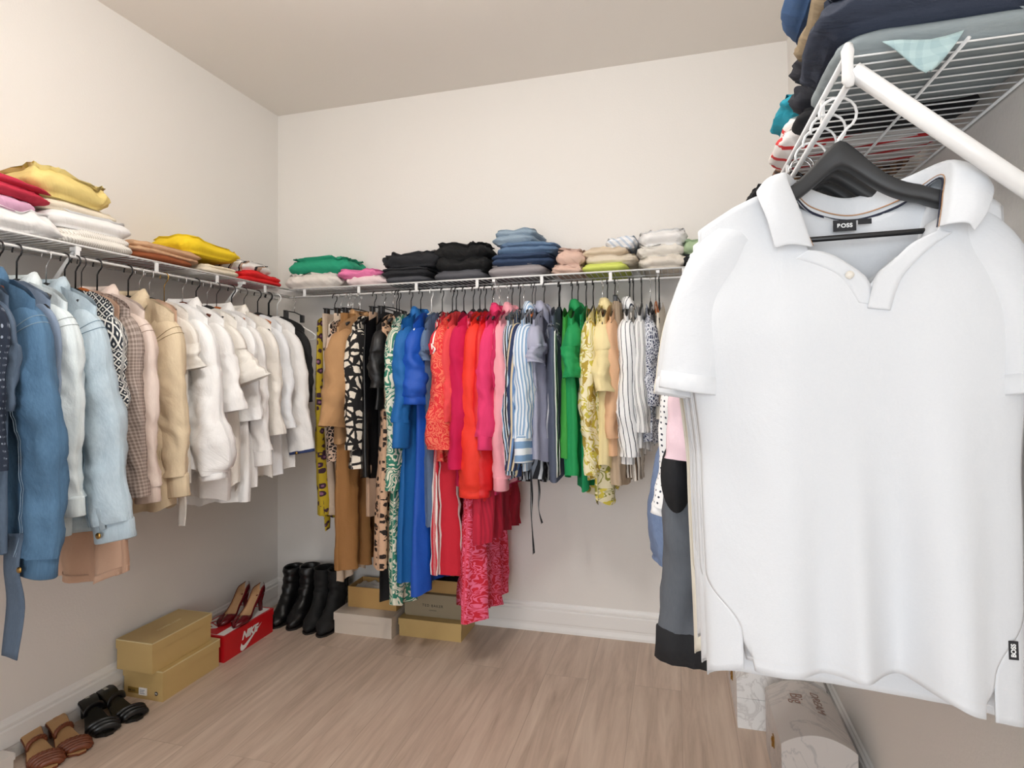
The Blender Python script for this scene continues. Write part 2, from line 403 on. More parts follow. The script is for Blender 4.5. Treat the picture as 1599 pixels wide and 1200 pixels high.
def sleeve(tr, side, length, mat, parent, seam=None, out=.12, wide=.075, cuffw=.05, thick=.02, seed=0, cuff=None, cuffmat=None, fwd=0.0, bend=0.0, puff=0, button=None, flare=1.0, strap=False):
    rnd = random.Random(seed*7+side*3+5); sw = tr.sw; z0 = arm_z(sw)-.002
    top = Vector((side*(sw-wide*1.05), 0, z0+.010-wide*.55)); 
    d = Vector((side*math.sin(out), fwd, -math.cos(out))); e = Vector((side*(sw-wide*.42), 0, z0-wide*.95))
    n = 22; P = []; Rr = []
    ctrl = [top, e]+[e+d*(length-.10)*t+Vector((side*bend*math.sin(PI*t), fwd*t*t, 0)) for t in (.2, .4, .6, .8, 1)]
    Q = spline(ctrl, 8); N = len(Q); so = Vector((rnd.uniform(0, 90), 0, 0))
    for i, p in enumerate(Q):
        t = i/(N-1); w = interp((0, .14, .35, 1), (wide*.72, wide*.86, wide*.85, cuffw*flare), t)
        if puff: w += puff*math.exp(-((t-.82)/.16)**2); 
        if puff and t > .97: w = cuffw
        hh = thick*interp((0, .15, 1), (.75, 1, .8+.5*(puff > 0)), t)
        P.append(p); Rr.append((w, hh))
    k = MB(); n = 28
    ph = [rnd.uniform(0, 6.3) for _ in range(6)]
    rows = []; uvs = []; ln = 0
    for i, p in enumerate(P):
        T_ = (P[min(i+1, N-1)]-P[max(i-1, 0)]).normalized(); X = T_.cross(Vector((0, 1, 0))).normalized(); Y = Vector((0, 1, 0)); t = i/(N-1)
        if i: ln += (P[i]-P[i-1]).length
        row = []; uv = []
        for a in range(n):
            th = 2*PI*a/n; w, h_ = Rr[i]
            wr = 1+.10*math.sin(3*th+ph[0]+t*6)*t+.07*math.sin(5*th+ph[1]-t*11)*sstep(0, .3, t)+.05*math.sin(t*34+ph[2]+2*math.sin(th))*sstep(.2, .5, t)
            q = p+X*w*math.cos(th)*(1+(wr-1)*.5)+Y*h_*math.sin(th)*wr
            cr1 = 1-2*abs(mn.noise(Vector((q.x*26, q.y*22, q.z*20+q.x*side*22))+so)); cr2 = mn.noise(Vector((q.x*60, q.y*50, q.z*38))+so)
            q = q+(X*math.cos(th)*.5+Y*math.sin(th))*(.0075*cr1+.003*cr2)*sstep(.08, .35, t)*min(1, thick/.024)
            q = q+Y*.006*math.sin(t*9+ph[3])+X*.004*math.sin(t*14+ph[4])*sstep(.15, .4, t)
            row.append(tuple(q)); uv.append((a/n*PI*(w+h_)+.11, -ln))
        rows.append(row); uvs.append(uv)
    # shoulder cap
    c = P[0]; rows.insert(0, [tuple(Vector(c)+(Vector(q)-Vector(c))*.35+Vector((-side*.012, 0, 0))) for q in rows[0]]); uvs.insert(0, uvs[0])
    k.grid(rows, uvs, closed=True); o = k.build('sleeve', mat, parent, True)
    if seam:
        def line(nm, pts, w):
            k = MB(); k.tube(pts, w, 5); k.build(nm, seam, o, True)
        sh = lambda q, c: tuple(Vector(q)+(Vector(q)-c).normalized()*.0008)
        for da in (0, 1):
            line('sleeve_seam', [sh(r_[19 if side > 0 else 23], sum((Vector(z) for z in r_), Vector())/28)+() for r_ in rows[6+da:]] if da == 0 else [tuple(Vector(r_[19 if side > 0 else 23])+Vector((-.007*side, -.0015, 0))) for r_ in rows[6:]], .0009)
            r_ = rows[8+da]; c_ = sum((Vector(z) for z in r_), Vector())/28; line('armhole_seam', [sh(q, c_) for q in r_]+[sh(r_[0], c_)], .0011)
    end = P[-1]; T_ = (P[-1]-P[-4]).normalized(); X = T_.cross(Vector((0, 1, 0))).normalized()
    if cuff:
        w, h_ = Rr[-1]; w = cuffw*1.04; h2 = max(h_*.95, thick*.75); k = MB(); rws = []
        for t, g in ((-.15, .9), (-.1, 1.02), (0, 1.05), (.5, 1.03), (.95, 1.05), (1, 1.0), (.9, .9), (.3, .85)):
            rws.append([tuple(end+T_*cuff*t+X*w*g*math.cos(2*PI*a/24)+Vector((0, 1, 0))*h2*g*math.sin(2*PI*a/24)*(1+.1*math.sin(3*2*PI*a/24+ph[5]))) for a in range(24)])
        k.grid(rws, [[(a/24*PI*(w+h2), -ln-cuff*j/8) for a in range(24)] for j in range(8)], closed=True)
        cf = k.build('cuff', cuffmat or mat, o, True)
    if strap:
        k = MB(); c = P[-11]; k.tube([c+Vector((side*.01, -Rr[-5][1]-.006, .02)), (c+end)/2+Vector((0, -Rr[-3][1]-.009, .0)), end+Vector((side*.012, -Rr[-1][1]-.008, -.01))], [(.011, .0018)]*3, 8, flat=(0, 1, 0)); k.build('sleeve_tab', mat, o, True)
    if button:
        k = MB(); c = end+T_*(cuff or 0)*.5+Vector((0, -thick*1.05-.004, 0))+X*(-.0*side); k.tube([c, c+Vector((0, -.003, 0))], button[0], 12); k.build('cuff_button', button[1], o, True)
    return o
def collar(tr, mat, parent, stand=.028, fall=.05, open_=.5, spread=.02):
    """folded shirt collar round the neck"""
    rows = [[], [], [], [], []]; n = 28; nk = tr.neck; zb = arm_z(nk)+.018
    for i in range(n+1):
        a = -PI/2+open_+(2*PI-2*open_)*i/n; cx, sy = math.cos(a), math.sin(a); f = max(0, -sy)
        z = zb-.035*f*f; th = .026
        rows[0].append((nk*.95*cx, th*.9*sy, z-.004)); rows[1].append((nk*.92*cx, th*.95*sy, z+stand*(1-.45*f)))
        rows[2].append((nk*.98*cx, (th+.006)*sy, z+stand*(1-.45*f)+.004))
        rows[3].append(((nk+.014)*cx, (th+.012)*sy, z+stand*(1-.45*f)-fall*.4)); rows[4].append(((nk+.02+spread*f)*cx, (th+.014)*sy-.003*f, z+stand*(1-.45*f)-fall*(1+.5*f)))
    k = MB(); k.grid(rows, [[(q[0]+q[1], q[2]) for q in r_] for r_ in rows]); o = k.build('collar', mat, parent, True); solid(o, .0018); return o
def lapel(tr, parent, sd):
    mat = tr.mat
    for s in (-1, 1): 
        k = MB(); pts = []
        P = [[tr.pt(s*lerp(.30, .05, j/8), lerp(.0, .42, j/8), True, .004) for j in range(9)], [tuple(Vector(tr.pt(s*lerp(.52, .10, (j/8)**.8), lerp(.05, .42, j/8), True, .009))) for j in range(9)]]
        k.grid(P); solid(k.build('lapel', mat, parent, True), .002)
def buttons(tr, mat, parent, n, v0=.12, v1=.93, u=0, r=.0052):
    for i in range(n):
        p = Vector(tr.pt(u, lerp(v0, v1, i/max(1, n-1)), True, .004)); k = MB(); k.tube([p, p+Vector((0, -.0025, 0))], r, 10); k.build('button', mat, parent, True)
M_btn = plain('pearl_button', '#e9e4da', .3); M_brass = plain('brass_button', '#b08a4c', .3, 1)
STITCH = plain('pale_stitching', '#cfc5b0', .8); STITCHB = plain('light_blue_stitching', '#c4d2dc', .8)

RODS = {'L': dict(rz=0, side=1), 'B': dict(rz=PI/2, side=-1), 'R': dict(rz=0, side=-1)}
GSEED = [0]
def short(t):
    w = t.split()[:15]
    while w[-1] in ('a', 'an', 'the', 'with', 'and', 'of', 'in', 'its', 'on', 'to', 'just', 'right', 'behind', 'between', 'under', 'below', 'beside', 'at', 'two', 'thin', 'whose', 'left', 'over', 'wide', 'hanging', 'by', 'next', 'squeezed', 'long', 'small', 'from'): w = w[:-1]
    return ' '.join(w)
def garment(rod, pos, name, cat, label, mat, bottom, hang='thin', hdesc=None, slv=None, slo=.1, cuff=None, col=False, plk=False, nb=0, group=None, kind='top',
            yaw=0, hemmat=None, cuffmat=None, extra=None, hx=0, hgroup=None, wide=.075, cuffw=.05, thick=.018, bend=0, puff=0, flare=1, fwd=0, far=True, seam=None, button=None, strap=False, **tk):
    """pos = place along the rod; bottom = world height of the hem; slv = sleeve length"""
    GSEED[0] += 1; sd = GSEED[0]
    loc = {'L': (XL, pos, ZR), 'B': (pos, YB, ZR), 'R': (XR, pos, ZR)}[rod]; rz = RODS[rod]['rz']+yaw; sg = RODS[rod]['side']
    e = empty(name, loc, rz, label, cat, group)
    if kind == 'skirt': tk.setdefault('sw', .15); tk['skirt'] = True
    if not col and hang in ('black', 'steel', 'wood') and kind != 'skirt': tk.setdefault('neck', .088)
    tr = Torso(sd, bottom-ZR, **tk); tr.mat = mat; tr.build('body', mat, e)
    if slv and rod in 'LR' and slv > .3: slv -= .033
    if slv:
        for s in (sg, -sg) if far else (sg,):
            sleeve(tr, s, slv, mat, e, seam=seam if s == sg else None, out=slo if s == sg else .03, cuff=cuff, cuffmat=cuffmat, wide=wide, cuffw=cuffw, thick=thick, seed=sd, bend=bend, puff=puff, flare=flare, fwd=fwd, button=button if s == sg else None, strap=strap and s == sg)
    if col: collar(tr, hemmat if col == 'c' else mat, e)
    if plk: tr.patch('placket', mat, e, -.075, .075, .10, .985, True, .002, 4, 26)
    if nb: buttons(tr, M_btn, e, nb)
    if extra: extra(tr, e, sd)
    if hang:
        h = hanger(hang, loc, rz, hdesc or short('%s inside the %s' % (HDESC[hang], label.split(',')[0])), hgroup, hw=min(.2, tr.sw*.97) if kind != 'skirt' else .2)
    return tr, e
def band(v0=.955, v1=1.0, mat=None, off=.0018):
    def f(tr, e, sd):
        tr.patch('hem_band', mat or tr.mat, e, -.995, .995, v0, v1, True, off, 40, 3)
        tr.patch('hem_band', mat or tr.mat, e, -.995, .995, v0, v1, False, off, 40, 3)
    return f
def many(*fs):
    def f(tr, e, sd):
        for g in fs: g(tr, e, sd)
    return f
def ribbon(name, mat, parent, pts, w, th=.0015, wave=0, normal=(0, 1, 0)):
    P = spline(pts, 6); k = MB(); Nn = Vector(normal).normalized(); A = []; B_ = []
    for i, p in enumerate(P):
        T_ = (P[min(i+1, len(P)-1)]-P[max(i-1, 0)]).normalized(); X = T_.cross(Nn).normalized(); ww = w(i/(len(P)-1)) if callable(w) else w
        A.append([tuple(p+X*ww*c+Nn*wave*math.sin(i*.5+c*2)) for c in (-1, -.5, 0, .5, 1)])
    k.grid(A, [[(c*(w if not callable(w) else .01), -i*.02) for c in (-1, -.5, 0, .5, 1)] for i in range(len(A))]); o = k.build(name, mat, parent, True); solid(o, th); return o

# ------------------------------------------------------------------ survey helpers: known planes of the near edges of the hanging clothes
BX = lambda px: at(px, 650, 'y', 2.37).x
BZ = lambda px, py: at(px, py, 'y', 2.37).z
LY = lambda px: at(px, 650, 'x', -1.67).y
LZ = lambda px, py: at(px, py, 'x', -1.67).z
SHZ = 1.482                                            # height of a shoulder end

# ------------------------------------------------------------------ left rod, near to far
C = cloth
def seams(tr, e, sd):
    """stitched yoke and side seams of a denim jacket"""
    for fr in (True, False):
        tr.patch('yoke_seam', STITCHB, e, -.93, .93, .155, .160, fr, .003, 20, 1)
        for u in (-.5, .5): tr.patch('panel_seam', STITCHB, e, u-.006, u+.006, .17, .90, fr, .003, 1, 20)
    band(.93, 1.0)(tr, e, sd)
m1 = C('navy_dotted', '#1b2638', 'dots', '#9aa4b4', s=55, t=.16)
garment('L', LY(8)-.02, 'dress', 'dress', 'navy dress with tiny white dots, cut off by the left edge of the photo', m1, .80, 'black', slv=.5, slo=.03, amp=.006)
m2 = C('mid_denim', '#2b4c6b', 'denim', '#5f86a8', wr=.6)
garment('L', LY(60)-.01, 'denim_jacket', 'jacket', 'mid blue denim jacket with contrast stitching, first jacket on the left rod', m2, .79, 'wood', seam=plain('mid_denim_stitch', '#93a9bb', .8), slv=.72, slo=.10, cuff=.055, col=True,
        wide=.09, cuffw=.06, thick=.038, th=.022, hemth=.04, extra=seams, bend=.035, button=(.008, M_brass), amp=.012, sw=.205)
m3 = C('chambray_dark', '#3d4c60', 'denim', '#5f7186')
tr, e = garment('L', LY(60)-.075, 'chambray_dress', 'dress', 'dark chambray dress whose long loose tie hangs below the mid blue denim jacket', m3, .80, 'steel', slv=.35, slo=.03, amp=.006)
ribbon('waist_tie', m3, e, [Vector(q)-Vector(e.location) for q in [(-1.69, e.location.y+.035, .85), (-1.685, e.location.y+.024, .76), (-1.68, e.location.y+.032, .66), (-1.69, e.location.y+.026, .53)]], .030, .002, .002, (0, 1, 0))
m4 = C('dusty_blue', '#6d7f97', 'denim', '#8d9cb0')
garment('L', LY(84)-.01, 'shirt', 'shirt', 'dusty blue shirt squeezed behind the mid blue denim jacket', m4, .86, 'thin', slv=.6, slo=.04, thick=.014)
m5 = C('pale_aqua_denim', '#c3d0d4', 'denim', '#e6eef0', wr=.6)
garment('L', LY(106), 'denim_jacket', 'jacket', 'almost white pale denim jacket beside the light wash one', m5, .80, 'black', seam=plain('grey_stitch', '#a9b3b4', .8), slv=.60, slo=.09, cuff=.05, col=True, wide=.085, cuffw=.055, thick=.034, th=.02, hemth=.034, extra=seams, button=(.007, M_btn), amp=.010)
m6 = C('light_wash_denim', '#8da3b2', 'denim', '#cad8e0', wr=.6)
garment('L', LY(150), 'denim_jacket', 'jacket', 'light wash denim jacket with its sleeve swung out and a buttoned cuff', m6, .80, 'steel', seam=plain('blue_stitch', '#6f8698', .8), slv=.68, slo=.20, cuff=.052, col=True, wide=.095, cuffw=.066, thick=.042, th=.022, hemth=.036,
        extra=seams, button=(.009, M_brass), strap=True, amp=.012, sw=.205)
m7 = C('ink_geometric', '#1d2430', 'geo', '#e4e2dc', period=.026)
garment('L', LY(172)+.012, 'blouse', 'blouse', 'black and white geometric print blouse next to the light wash denim jacket', m7, .95, 'black', slv=.36, slo=.10, wide=.085, cuffw=.07, thick=.03, th=.018)
m8 = C('taupe_check', '#7a6b63', 'check', '#b0a198', period=.011, t=.45, wr=.3)
garment('L', LY(196)+.015, 'blazer', 'blazer', 'taupe blazer in a fine check with long lapels', m8, .76, 'wood', slv=.64, slo=.11, wide=.082, cuffw=.05, thick=.034, th=.02, hemth=.035, extra=lapel, drop=.12, amp=.008)
m9 = C('blush_denim', '#cdb9ae', 'denim', '#e3d3c9', wr=.5)
garment('L', LY(226), 'overshirt', 'overshirt', 'blush pink overshirt with a square cuff, left of the khaki overshirt', m9, .88, 'thin', seam=plain('blush_stitch', '#b39c90', .8), slv=.615, slo=.11, cuff=.05, col=True, wide=.085, cuffw=.045, thick=.03, th=.018, hemth=.03, plk=True, nb=5)
m10 = C('peach_linen', '#c9a68f', wr=.7)
garment('L', LY(222)-.065, 'dress', 'dress', 'long peach linen shirt dress hanging lower than its neighbours on the left rod', m10, LZ(190, 900), 'thin', th=.014, hemth=.05, sw=.185, amp=.016, hem=.205, plk=True, nb=5, hemwave=.012, extra=band(.975))
m11 = C('khaki_cotton', '#c6b292', 'denim', '#ddcbae', wr=.6)
garment('L', LY(272), 'overshirt', 'overshirt', 'khaki beige overshirt with wide buttoned cuffs', m11, LZ(275, 795), 'thin', seam=plain('khaki_stitch', '#a08d6e', .8), slv=.60, slo=.10, cuff=.07, col=True, wide=.085, cuffw=.050, thick=.034, th=.018, hemth=.045, plk=True, nb=5, amp=.014, hemwave=.02)
m12 = C('nude_satin', '#d4b29a', rough=.5)
garment('L', LY(272)+.045, 'tank_top', 'top', 'sleeveless nude pink top between the khaki overshirt and the white blouses', m12, .90, 'brown', sw=.17, drop=.10, amp=.007)
m13 = C('white_cotton', '#eeecea', wr=.6); m14 = C('white_poplin', '#f2f1f0', wr=.75); m15 = C('ivory_gauze', '#ebe6de', wr=.8); m16 = C('cool_white', '#e9ebee', wr=.55)
garment('L', LY(325), 'blouse', 'blouse', 'white blouse with a big gathered balloon sleeve, first of the white tops', m14, LZ(330, 745), 'goldwire', slv=.62, slo=.14, puff=.045, wide=.085, cuffw=.045, thick=.035, cuff=.02, th=.018, hemth=.04, amp=.014, hemwave=.03)
def ties(mat):
    def f(tr, e, sd):
        z = tr.bottom
        ribbon('tie_end', mat, e, [(.17, -.02, z+.12), (.175, -.03, z+.02), (.185, -.028, z-.06), (.19, -.035, z-.14)], .016, .0015, .002)
        ribbon('tie_end', mat, e, [(.14, -.02, z+.12), (.138, -.03, z), (.142, -.028, z-.06)], .014, .0015, .002)
    return f
garment('L', LY(303), 'blouse', 'blouse', 'white tie-waist blouse with two loose pointed tie ends below its hem', m15, LZ(310, 755), 'steel', slv=.22, slo=.18, wide=.08, cuffw=.075, flare=1.1, thick=.02, hemth=.03, extra=ties(m15), sw=.18)
garment('L', LY(352), 'shirt', 'shirt', 'white shirt with a tall open collar right behind the balloon sleeve blouse', m13, LZ(360, 775), 'brown', slv=.40, slo=.16, col=True, wide=.085, cuffw=.085, flare=1.15, thick=.03, plk=True, nb=5, hemth=.04, amp=.014, hemwave=.025)
garment('L', LY(372), 'blouse', 'blouse', 'white ruffled blouse with a wide flutter sleeve', m15, LZ(370, 765), 'black', slv=.27, slo=.32, wide=.085, cuffw=.10, flare=1.35, thick=.03, hemth=.04, amp=.016, hemwave=.03)
garment('L', LY(388), 'blouse', 'blouse', 'long white blouse with its curved hem lowest among the white tops', m14, LZ(400, 782), 'steel', slv=.45, slo=.13, wide=.075, cuffw=.06, thick=.025, hemth=.045, amp=.016, hem=.22)
garment('L', LY(402), 'shirt', 'shirt', 'white shirt with a crisp square cuff in the middle of the white tops', m13, LZ(412, 760), 'wood', slv=.58, slo=.13, cuff=.06, col=True, wide=.075, cuffw=.042, thick=.026, plk=True, nb=6, amp=.010)
garment('L', LY(424), 'blouse', 'blouse', 'white crinkled blouse on a thin hanger with a drop collar', m15, LZ(430, 750), 'thin', slv=.52, slo=.12, col=True, wide=.078, cuffw=.055, thick=.026, amp=.014, hemwave=.02)
garment('L', LY(442), 'blouse', 'blouse', 'plain white V-neck blouse left of the long sleeved one at the corner', m16, LZ(440, 745), 'wood', slv=.50, slo=.12, wide=.078, cuffw=.055, thick=.026, drop=.14, amp=.012)
mnv = C('navy_trim', '#2a3a66')
garment('L', LY(462), 'blouse', 'blouse', 'last white blouse at the corner, with navy trim and a gold button on its cuff', m13, LZ(460, 735), 'black', slv=.60, slo=.16, wide=.088, cuffw=.06, thick=.034, amp=.012, cuff=.012, cuffmat=mnv, th=.02, button=(.006, M_gold))
mbk = C('black_crepe', '#121215', rough=.8); 
garment('L', LY(462)+.075, 'blouse', 'blouse', 'black top behind the last white blouse in the corner', mbk, 1.08, 'thin', slv=.40, slo=.10, wide=.07, cuffw=.05, thick=.02)
hanger('white', (XL, 2.47, ZR), .10, 'empty white loop hanger in the corner of the rods')
hanger('thin', (XL, 2.41, ZR), -.05, 'empty thin black hanger just in front of the white loop hanger')
hanger('clip', (XL+.03, YB, ZR), PI/2+.3, 'empty clip hanger at the corner end of the back rod')

# ------------------------------------------------------------------ back rod, left to right
def G(px, name, cat, label, mat, bot, hang='thin', **k): 
    dx = k.pop('dx', 0); k['thick'] = k.get('thick', .018)*1.22; k['amp'] = k.get('amp', .008)*1.15
    return garment('B', BX(px)+dx, name, cat, label, mat, BZ(px, bot), hang, **k)
def SL(px, py): return SHZ-BZ(px, py)                  # sleeve length that reaches a height
mA = C('yellow_plum_print', '#b39a1e', 'leopard', '#3a2030', '#8a5a7a', s=30)
tr, e = G(484, 'scarf_dress', 'dress', 'narrow yellow and plum leopard print dress at the left end of the back rod', mA, 815, 'thin', dx=.01, sw=.15, hem=.13, amp=.01)
ribbon('loose_end', mA, e, [(-.10, -.01, tr.bottom+.1), (-.10, -.02, tr.bottom), (-.095, -.02, tr.bottom-.06)], .022, .0015, .002, (0, 1, 0))
mB = C('beige_denim', '#b5a08c', 'denim', '#c8b6a4')
G(497, 'trousers', 'trousers', 'beige jeans hanging from a clip hanger near the corner', mB, 818, 'clip', kind='skirt', sw=.16, waist=.15, hem=.10, th=.018, hemth=.022, amp=.006, extra=band(.955))
mC = C('ivory_silk', '#e9dccb', rough=.6)
G(509, 'blouse', 'blouse', 'ivory sleeveless silk blouse between the beige jeans and the camel blouse', mC, 690, 'steel', sw=.17, amp=.006)
mF = C('cream_crepe', '#e3cdb6')
G(514, 'trousers', 'trousers', 'long cream trousers whose hem shows under the camel skirt', mF, 915, 'clip', kind='skirt', sw=.15, hem=.13, amp=.006, th=.01, hemth=.014)
mG = C('camel_crepe', '#9c6e3e', rough=.75)
G(527, 'skirt', 'skirt', 'long camel brown pleated skirt under the camel blouse', mG, 897, 'clip', kind='skirt', sw=.16, waist=.17, hem=.185, th=.02, hemth=.032, amp=.018, freq=11)
mE = C('micro_animal', '#c9ad98', 'spots', '#231d1c', s=70, t=.10)
G(517, 'blouse', 'blouse', 'brown black and white small animal print blouse below the camel sleeves', mE, 722, 'steel', slv=.16, amp=.012, hemth=.035)
mD = C('camel_cotton', '#b48a5f', wr=.6)
G(532, 'blouse', 'blouse', 'camel blouse with wide short flared sleeves', mD, 690, 'steel', slv=SL(515, 668), slo=.16, wide=.085, cuffw=.085, flare=1.2, thick=.05, col=True, th=.02, button=(.005, M_btn), dx=-.01)
mH = C('ivory_spots', '#151314', 'spots', '#e9dfcf', s=26, t=.14)
G(553, 'blouse', 'blouse', 'black blouse with large ivory spots', mH, 728, 'black', slv=SL(550, 705), slo=.04, wide=.075, cuffw=.06, thick=.034, th=.018, hemth=.04, amp=.014)
mJ = C('sand_crepe', '#b2947c')
G(570, 'skirt', 'skirt', 'sand beige skirt hem showing below the black leather look top', mJ, 808, 'clip', kind='skirt', sw=.15, hem=.17, hemth=.018, amp=.006)
mI = plain('black_leather', '#0e0e10', .35)
G(572, 'tank_top', 'top', 'black leather look sleeveless top with a nude lining', mI, 745, 'black', sw=.185, chest=.20, th=.02, hemth=.03, amp=.008, dx=-.008)
mK = C('black_satin', '#0d0d10', rough=.45)
G(590, 'blouse', 'blouse', 'black blouse with short sleeves left of the green leaf dress', mK, 640, 'black', slv=SL(590, 612), slo=.07, wide=.07, cuffw=.06, thick=.03, dx=.0)
mL = C('leopard', '#cfa98b', 'leopard', '#231815', '#8d5f41', s=38)
G(594, 'dress', 'dress', 'brown leopard print maxi dress', mL, 888, 'black', sw=.175, waist=.16, hem=.215, hemth=.035, amp=.014, slv=.15)
G(584, 'trousers', 'trousers', 'long black trousers ending lowest, beside the leopard print dress', mbk, 950, 'clip', kind='skirt', sw=.15, hem=.14, th=.016, hemth=.024, amp=.006)
mN = C('green_leaf', '#2f7d68', 'contour', '#e2e0cd', s=15, t=.52)
G(614, 'dress', 'dress', 'green and white palm leaf print long dress', mN, 948, 'thin', slv=SL(612, 770), slo=.02, wide=.07, cuffw=.05, thick=.026, waist=.17, hem=.20, hemth=.030, amp=.014)
mO = C('cobalt_teal', '#0f62a8', rough=.7)
G(630, 'dress', 'dress', 'teal blue long dress with long cuffed sleeves', mO, 912, 'thin', slv=SL(625, 668)-.01, slo=.12, cuff=.11, wide=.075, cuffw=.048, thick=.034, waist=.18, hem=.20, hemth=.026, amp=.014, th=.018, col=True)
mP = C('royal_blue', '#0a4fb4', rough=.6)
G(648, 'dress', 'dress', 'royal blue maxi dress with short puffed sleeves on a white hanger', mP, 925, 'white', slv=SL(650, 624), slo=.08, cuff=.03, puff=.018, wide=.08, cuffw=.058, thick=.036, waist=.17, hem=.215, hemth=.034, amp=.015)
mQ = C('grey_chambray', '#4a6284', 'denim', '#6b81a0')
G(666, 'dress', 'dress', 'grey blue chambray dress right of the royal blue dress', mQ, 822, 'thin', slv=.18, hem=.20, hemth=.03, amp=.010, th=.012)
mR = C('red_white_gingham', '#d8283a', 'check', '#f3e6e2', period=.034, t=.5)
mR2 = C('red_white_stripe', '#d8283a', 'stripe', stops=[(0, '#cf2438'), (.42, '#f2ebe6'), (.55, '#cf2438'), (.7, '#1e1a1c'), (.74, '#f2ebe6'), (.84, '#cf2438')], period=.075)
G(683, 'dress', 'dress', 'red dress with vertical white stripes and a flared striped hem', mR2, 905, 'thin', slv=SL(672, 560), slo=.14, wide=.075, cuffw=.065, thick=.024, hem=.205, hemth=.036, amp=.014, waist=.17)
mS = C('coral_swirl', '#e22f36', 'contour', '#f0785f', s=24, t=.55)
G(686, 'blouse', 'blouse', 'coral red swirl print blouse with a long sleeve', mS, 720, 'black', slv=SL(682, 705), slo=.07, wide=.075, cuffw=.055, thick=.034, th=.018, puff=.012, dx=.01)
mT = C('coral_crinkle', '#e8484c', wr=.9)
G(702, 'blouse', 'blouse', 'coral crinkled blouse with three quarter sleeves', mT, 700, 'thin', slv=SL(698, 664), slo=.05, wide=.07, cuffw=.055, thick=.026)
mU = C('magenta_crepe', '#c8064a')
G(718, 'blouse', 'blouse', 'magenta pink tunic beside the orange red blouse', mU, 762, 'black', slv=SL(715, 735), slo=.06, wide=.075, cuffw=.06, thick=.036, th=.02, hemth=.035, amp=.012)
mV = C('pink_red_print', '#cf1f36', 'contour', '#ee6e92', s=26, t=.55)
G(722, 'dress', 'dress', 'long pink and red squiggle print dress, longest on the back rod', mV, 967, 'black', sw=.17, waist=.165, hem=.225, hemth=.045, amp=.02, freq=9, dx=.02)
mW = C('orange_red', '#ee3423', rough=.7)
G(738, 'blouse', 'blouse', 'orange red blouse with gathered long sleeves', mW, 740, 'black', slv=SL(738, 770), slo=.05, puff=.02, wide=.072, cuffw=.04, cuff=.03, thick=.034)
mX = C('crimson_pleats', '#c41f3c', 'stripe', stops=[(0, '#c41f3c'), (.5, '#b01a36')], period=.012)
G(744, 'dress', 'dress', 'crimson pleated dress ending above the pink squiggle print', mX, 845, 'black', sw=.17, hem=.22, hemth=.04, amp=.018, freq=12, slv=.2, dx=.02)
mX2 = C('scarlet_satin', '#d9151c', rough=.5)
G(752, 'blouse', 'blouse', 'scarlet satin blouse tucked between the orange red and hot pink ones', mX2, 790, 'steel', slv=SL(752, 770), slo=.03, puff=.015, wide=.07, cuffw=.04, cuff=.03, thick=.026)
mY = C('hot_pink', '#e2356c', wr=.6)
G(762, 'shirt', 'shirt', 'hot pink shirt with a wide turned cuff', mY, 755, 'steel', slv=SL(755, 700)-.04, slo=.12, cuff=.055, col=True, wide=.078, cuffw=.06, thick=.036, th=.018, hemth=.03, plk=True, nb=6)
mZ = C('raspberry', '#c8285c')
G(776, 'blouse', 'blouse', 'raspberry blouse whose curved hem shows under the light pink shirt', mZ, 768, 'steel', slv=.3, hem=.21, hemth=.02, thick=.014, th=.01)
mAA = C('light_pink', '#eea2ad', wr=.6)
G(783, 'shirt', 'shirt', 'light pink shirt with long sleeves', mAA, 755, 'black', slv=SL(775, 750), slo=.05, col=True, cuff=.05, wide=.075, cuffw=.045, thick=.032, th=.016, plk=True, nb=6)
mBB = C('black_blue_stripe', '#101218', 'stripe', stops=[(0, '#14161c'), (.3, '#e8edf0'), (.42, '#7fa3c4'), (.62, '#14161c'), (.8, '#e8edf0')], period=.03)
G(796, 'blouse', 'blouse', 'black blouse with thin blue and white vertical stripes', mBB, 748, 'thin', slv=SL(788, 745), slo=.03, wide=.07, thick=.024)
mCC = C('navy_sand_stripe', '#22335a', 'stripe', stops=[(0, '#26365c'), (.34, '#d8c7a4'), (.52, '#6287b8'), (.7, '#1a2138'), (.86, '#d8c7a4')], period=.055, rot=.12)
G(803, 'blouse', 'blouse', 'blouse in wide navy, sand and blue stripes', mCC, 745, 'steel', slv=SL(798, 738), slo=.05, wide=.072, cuffw=.055, thick=.03)
mDD = C('sky_stripe', '#dfe8f1', 'stripe', stops=[(0, '#e6edf4'), (.5, '#7ea2c8'), (.78, '#a9c3dd')], period=.016)
mDDc = C('sky_stripe_cuff', '#dfe8f1', 'stripe', stops=[(0, '#e6edf4'), (.5, '#7ea2c8')], period=.014, rot=PI/2)
mEE = C('charcoal_stripe', '#2c2e34', 'stripe', stops=[(0, '#24262c'), (.45, '#8f97a3'), (.6, '#24262c'), (.8, '#cfd4da')], period=.022)
def stie(tr, e, sd):
    z = tr.bottom
    ribbon('tie_end', mEE, e, [(-.17, -.01, z+.06), (-.175, -.015, z-.05), (-.17, -.012, z-.15), (-.165, -.018, z-.29)], lambda t: .016-.004*t, .0015, .002, (0, 1, 0))
    ribbon('tie_end', mEE, e, [(-.10, -.02, z+.06), (-.10, -.03, z-.04), (-.105, -.028, z-.12), (-.10, -.04, z-.18)], lambda t: .012-.003*t, .0015, .002, (0, 1, 0))
G(822, 'blouse', 'blouse', 'charcoal striped tie blouse whose two long striped ties hang down the wall', mEE, 757, 'wood', sw=.18, hem=.17, hemth=.04, amp=.016, freq=12, extra=stie)
G(817, 'shirt', 'shirt', 'blue and white striped shirt with a wide horizontal striped cuff', mDD, 735, 'wood', slv=SL(815, 690)-.01, slo=.07, cuff=.10, cuffmat=mDDc, col=True, wide=.08, cuffw=.062, thick=.04, th=.018, hdesc='orange wooden hanger inside the blue and white striped shirt')
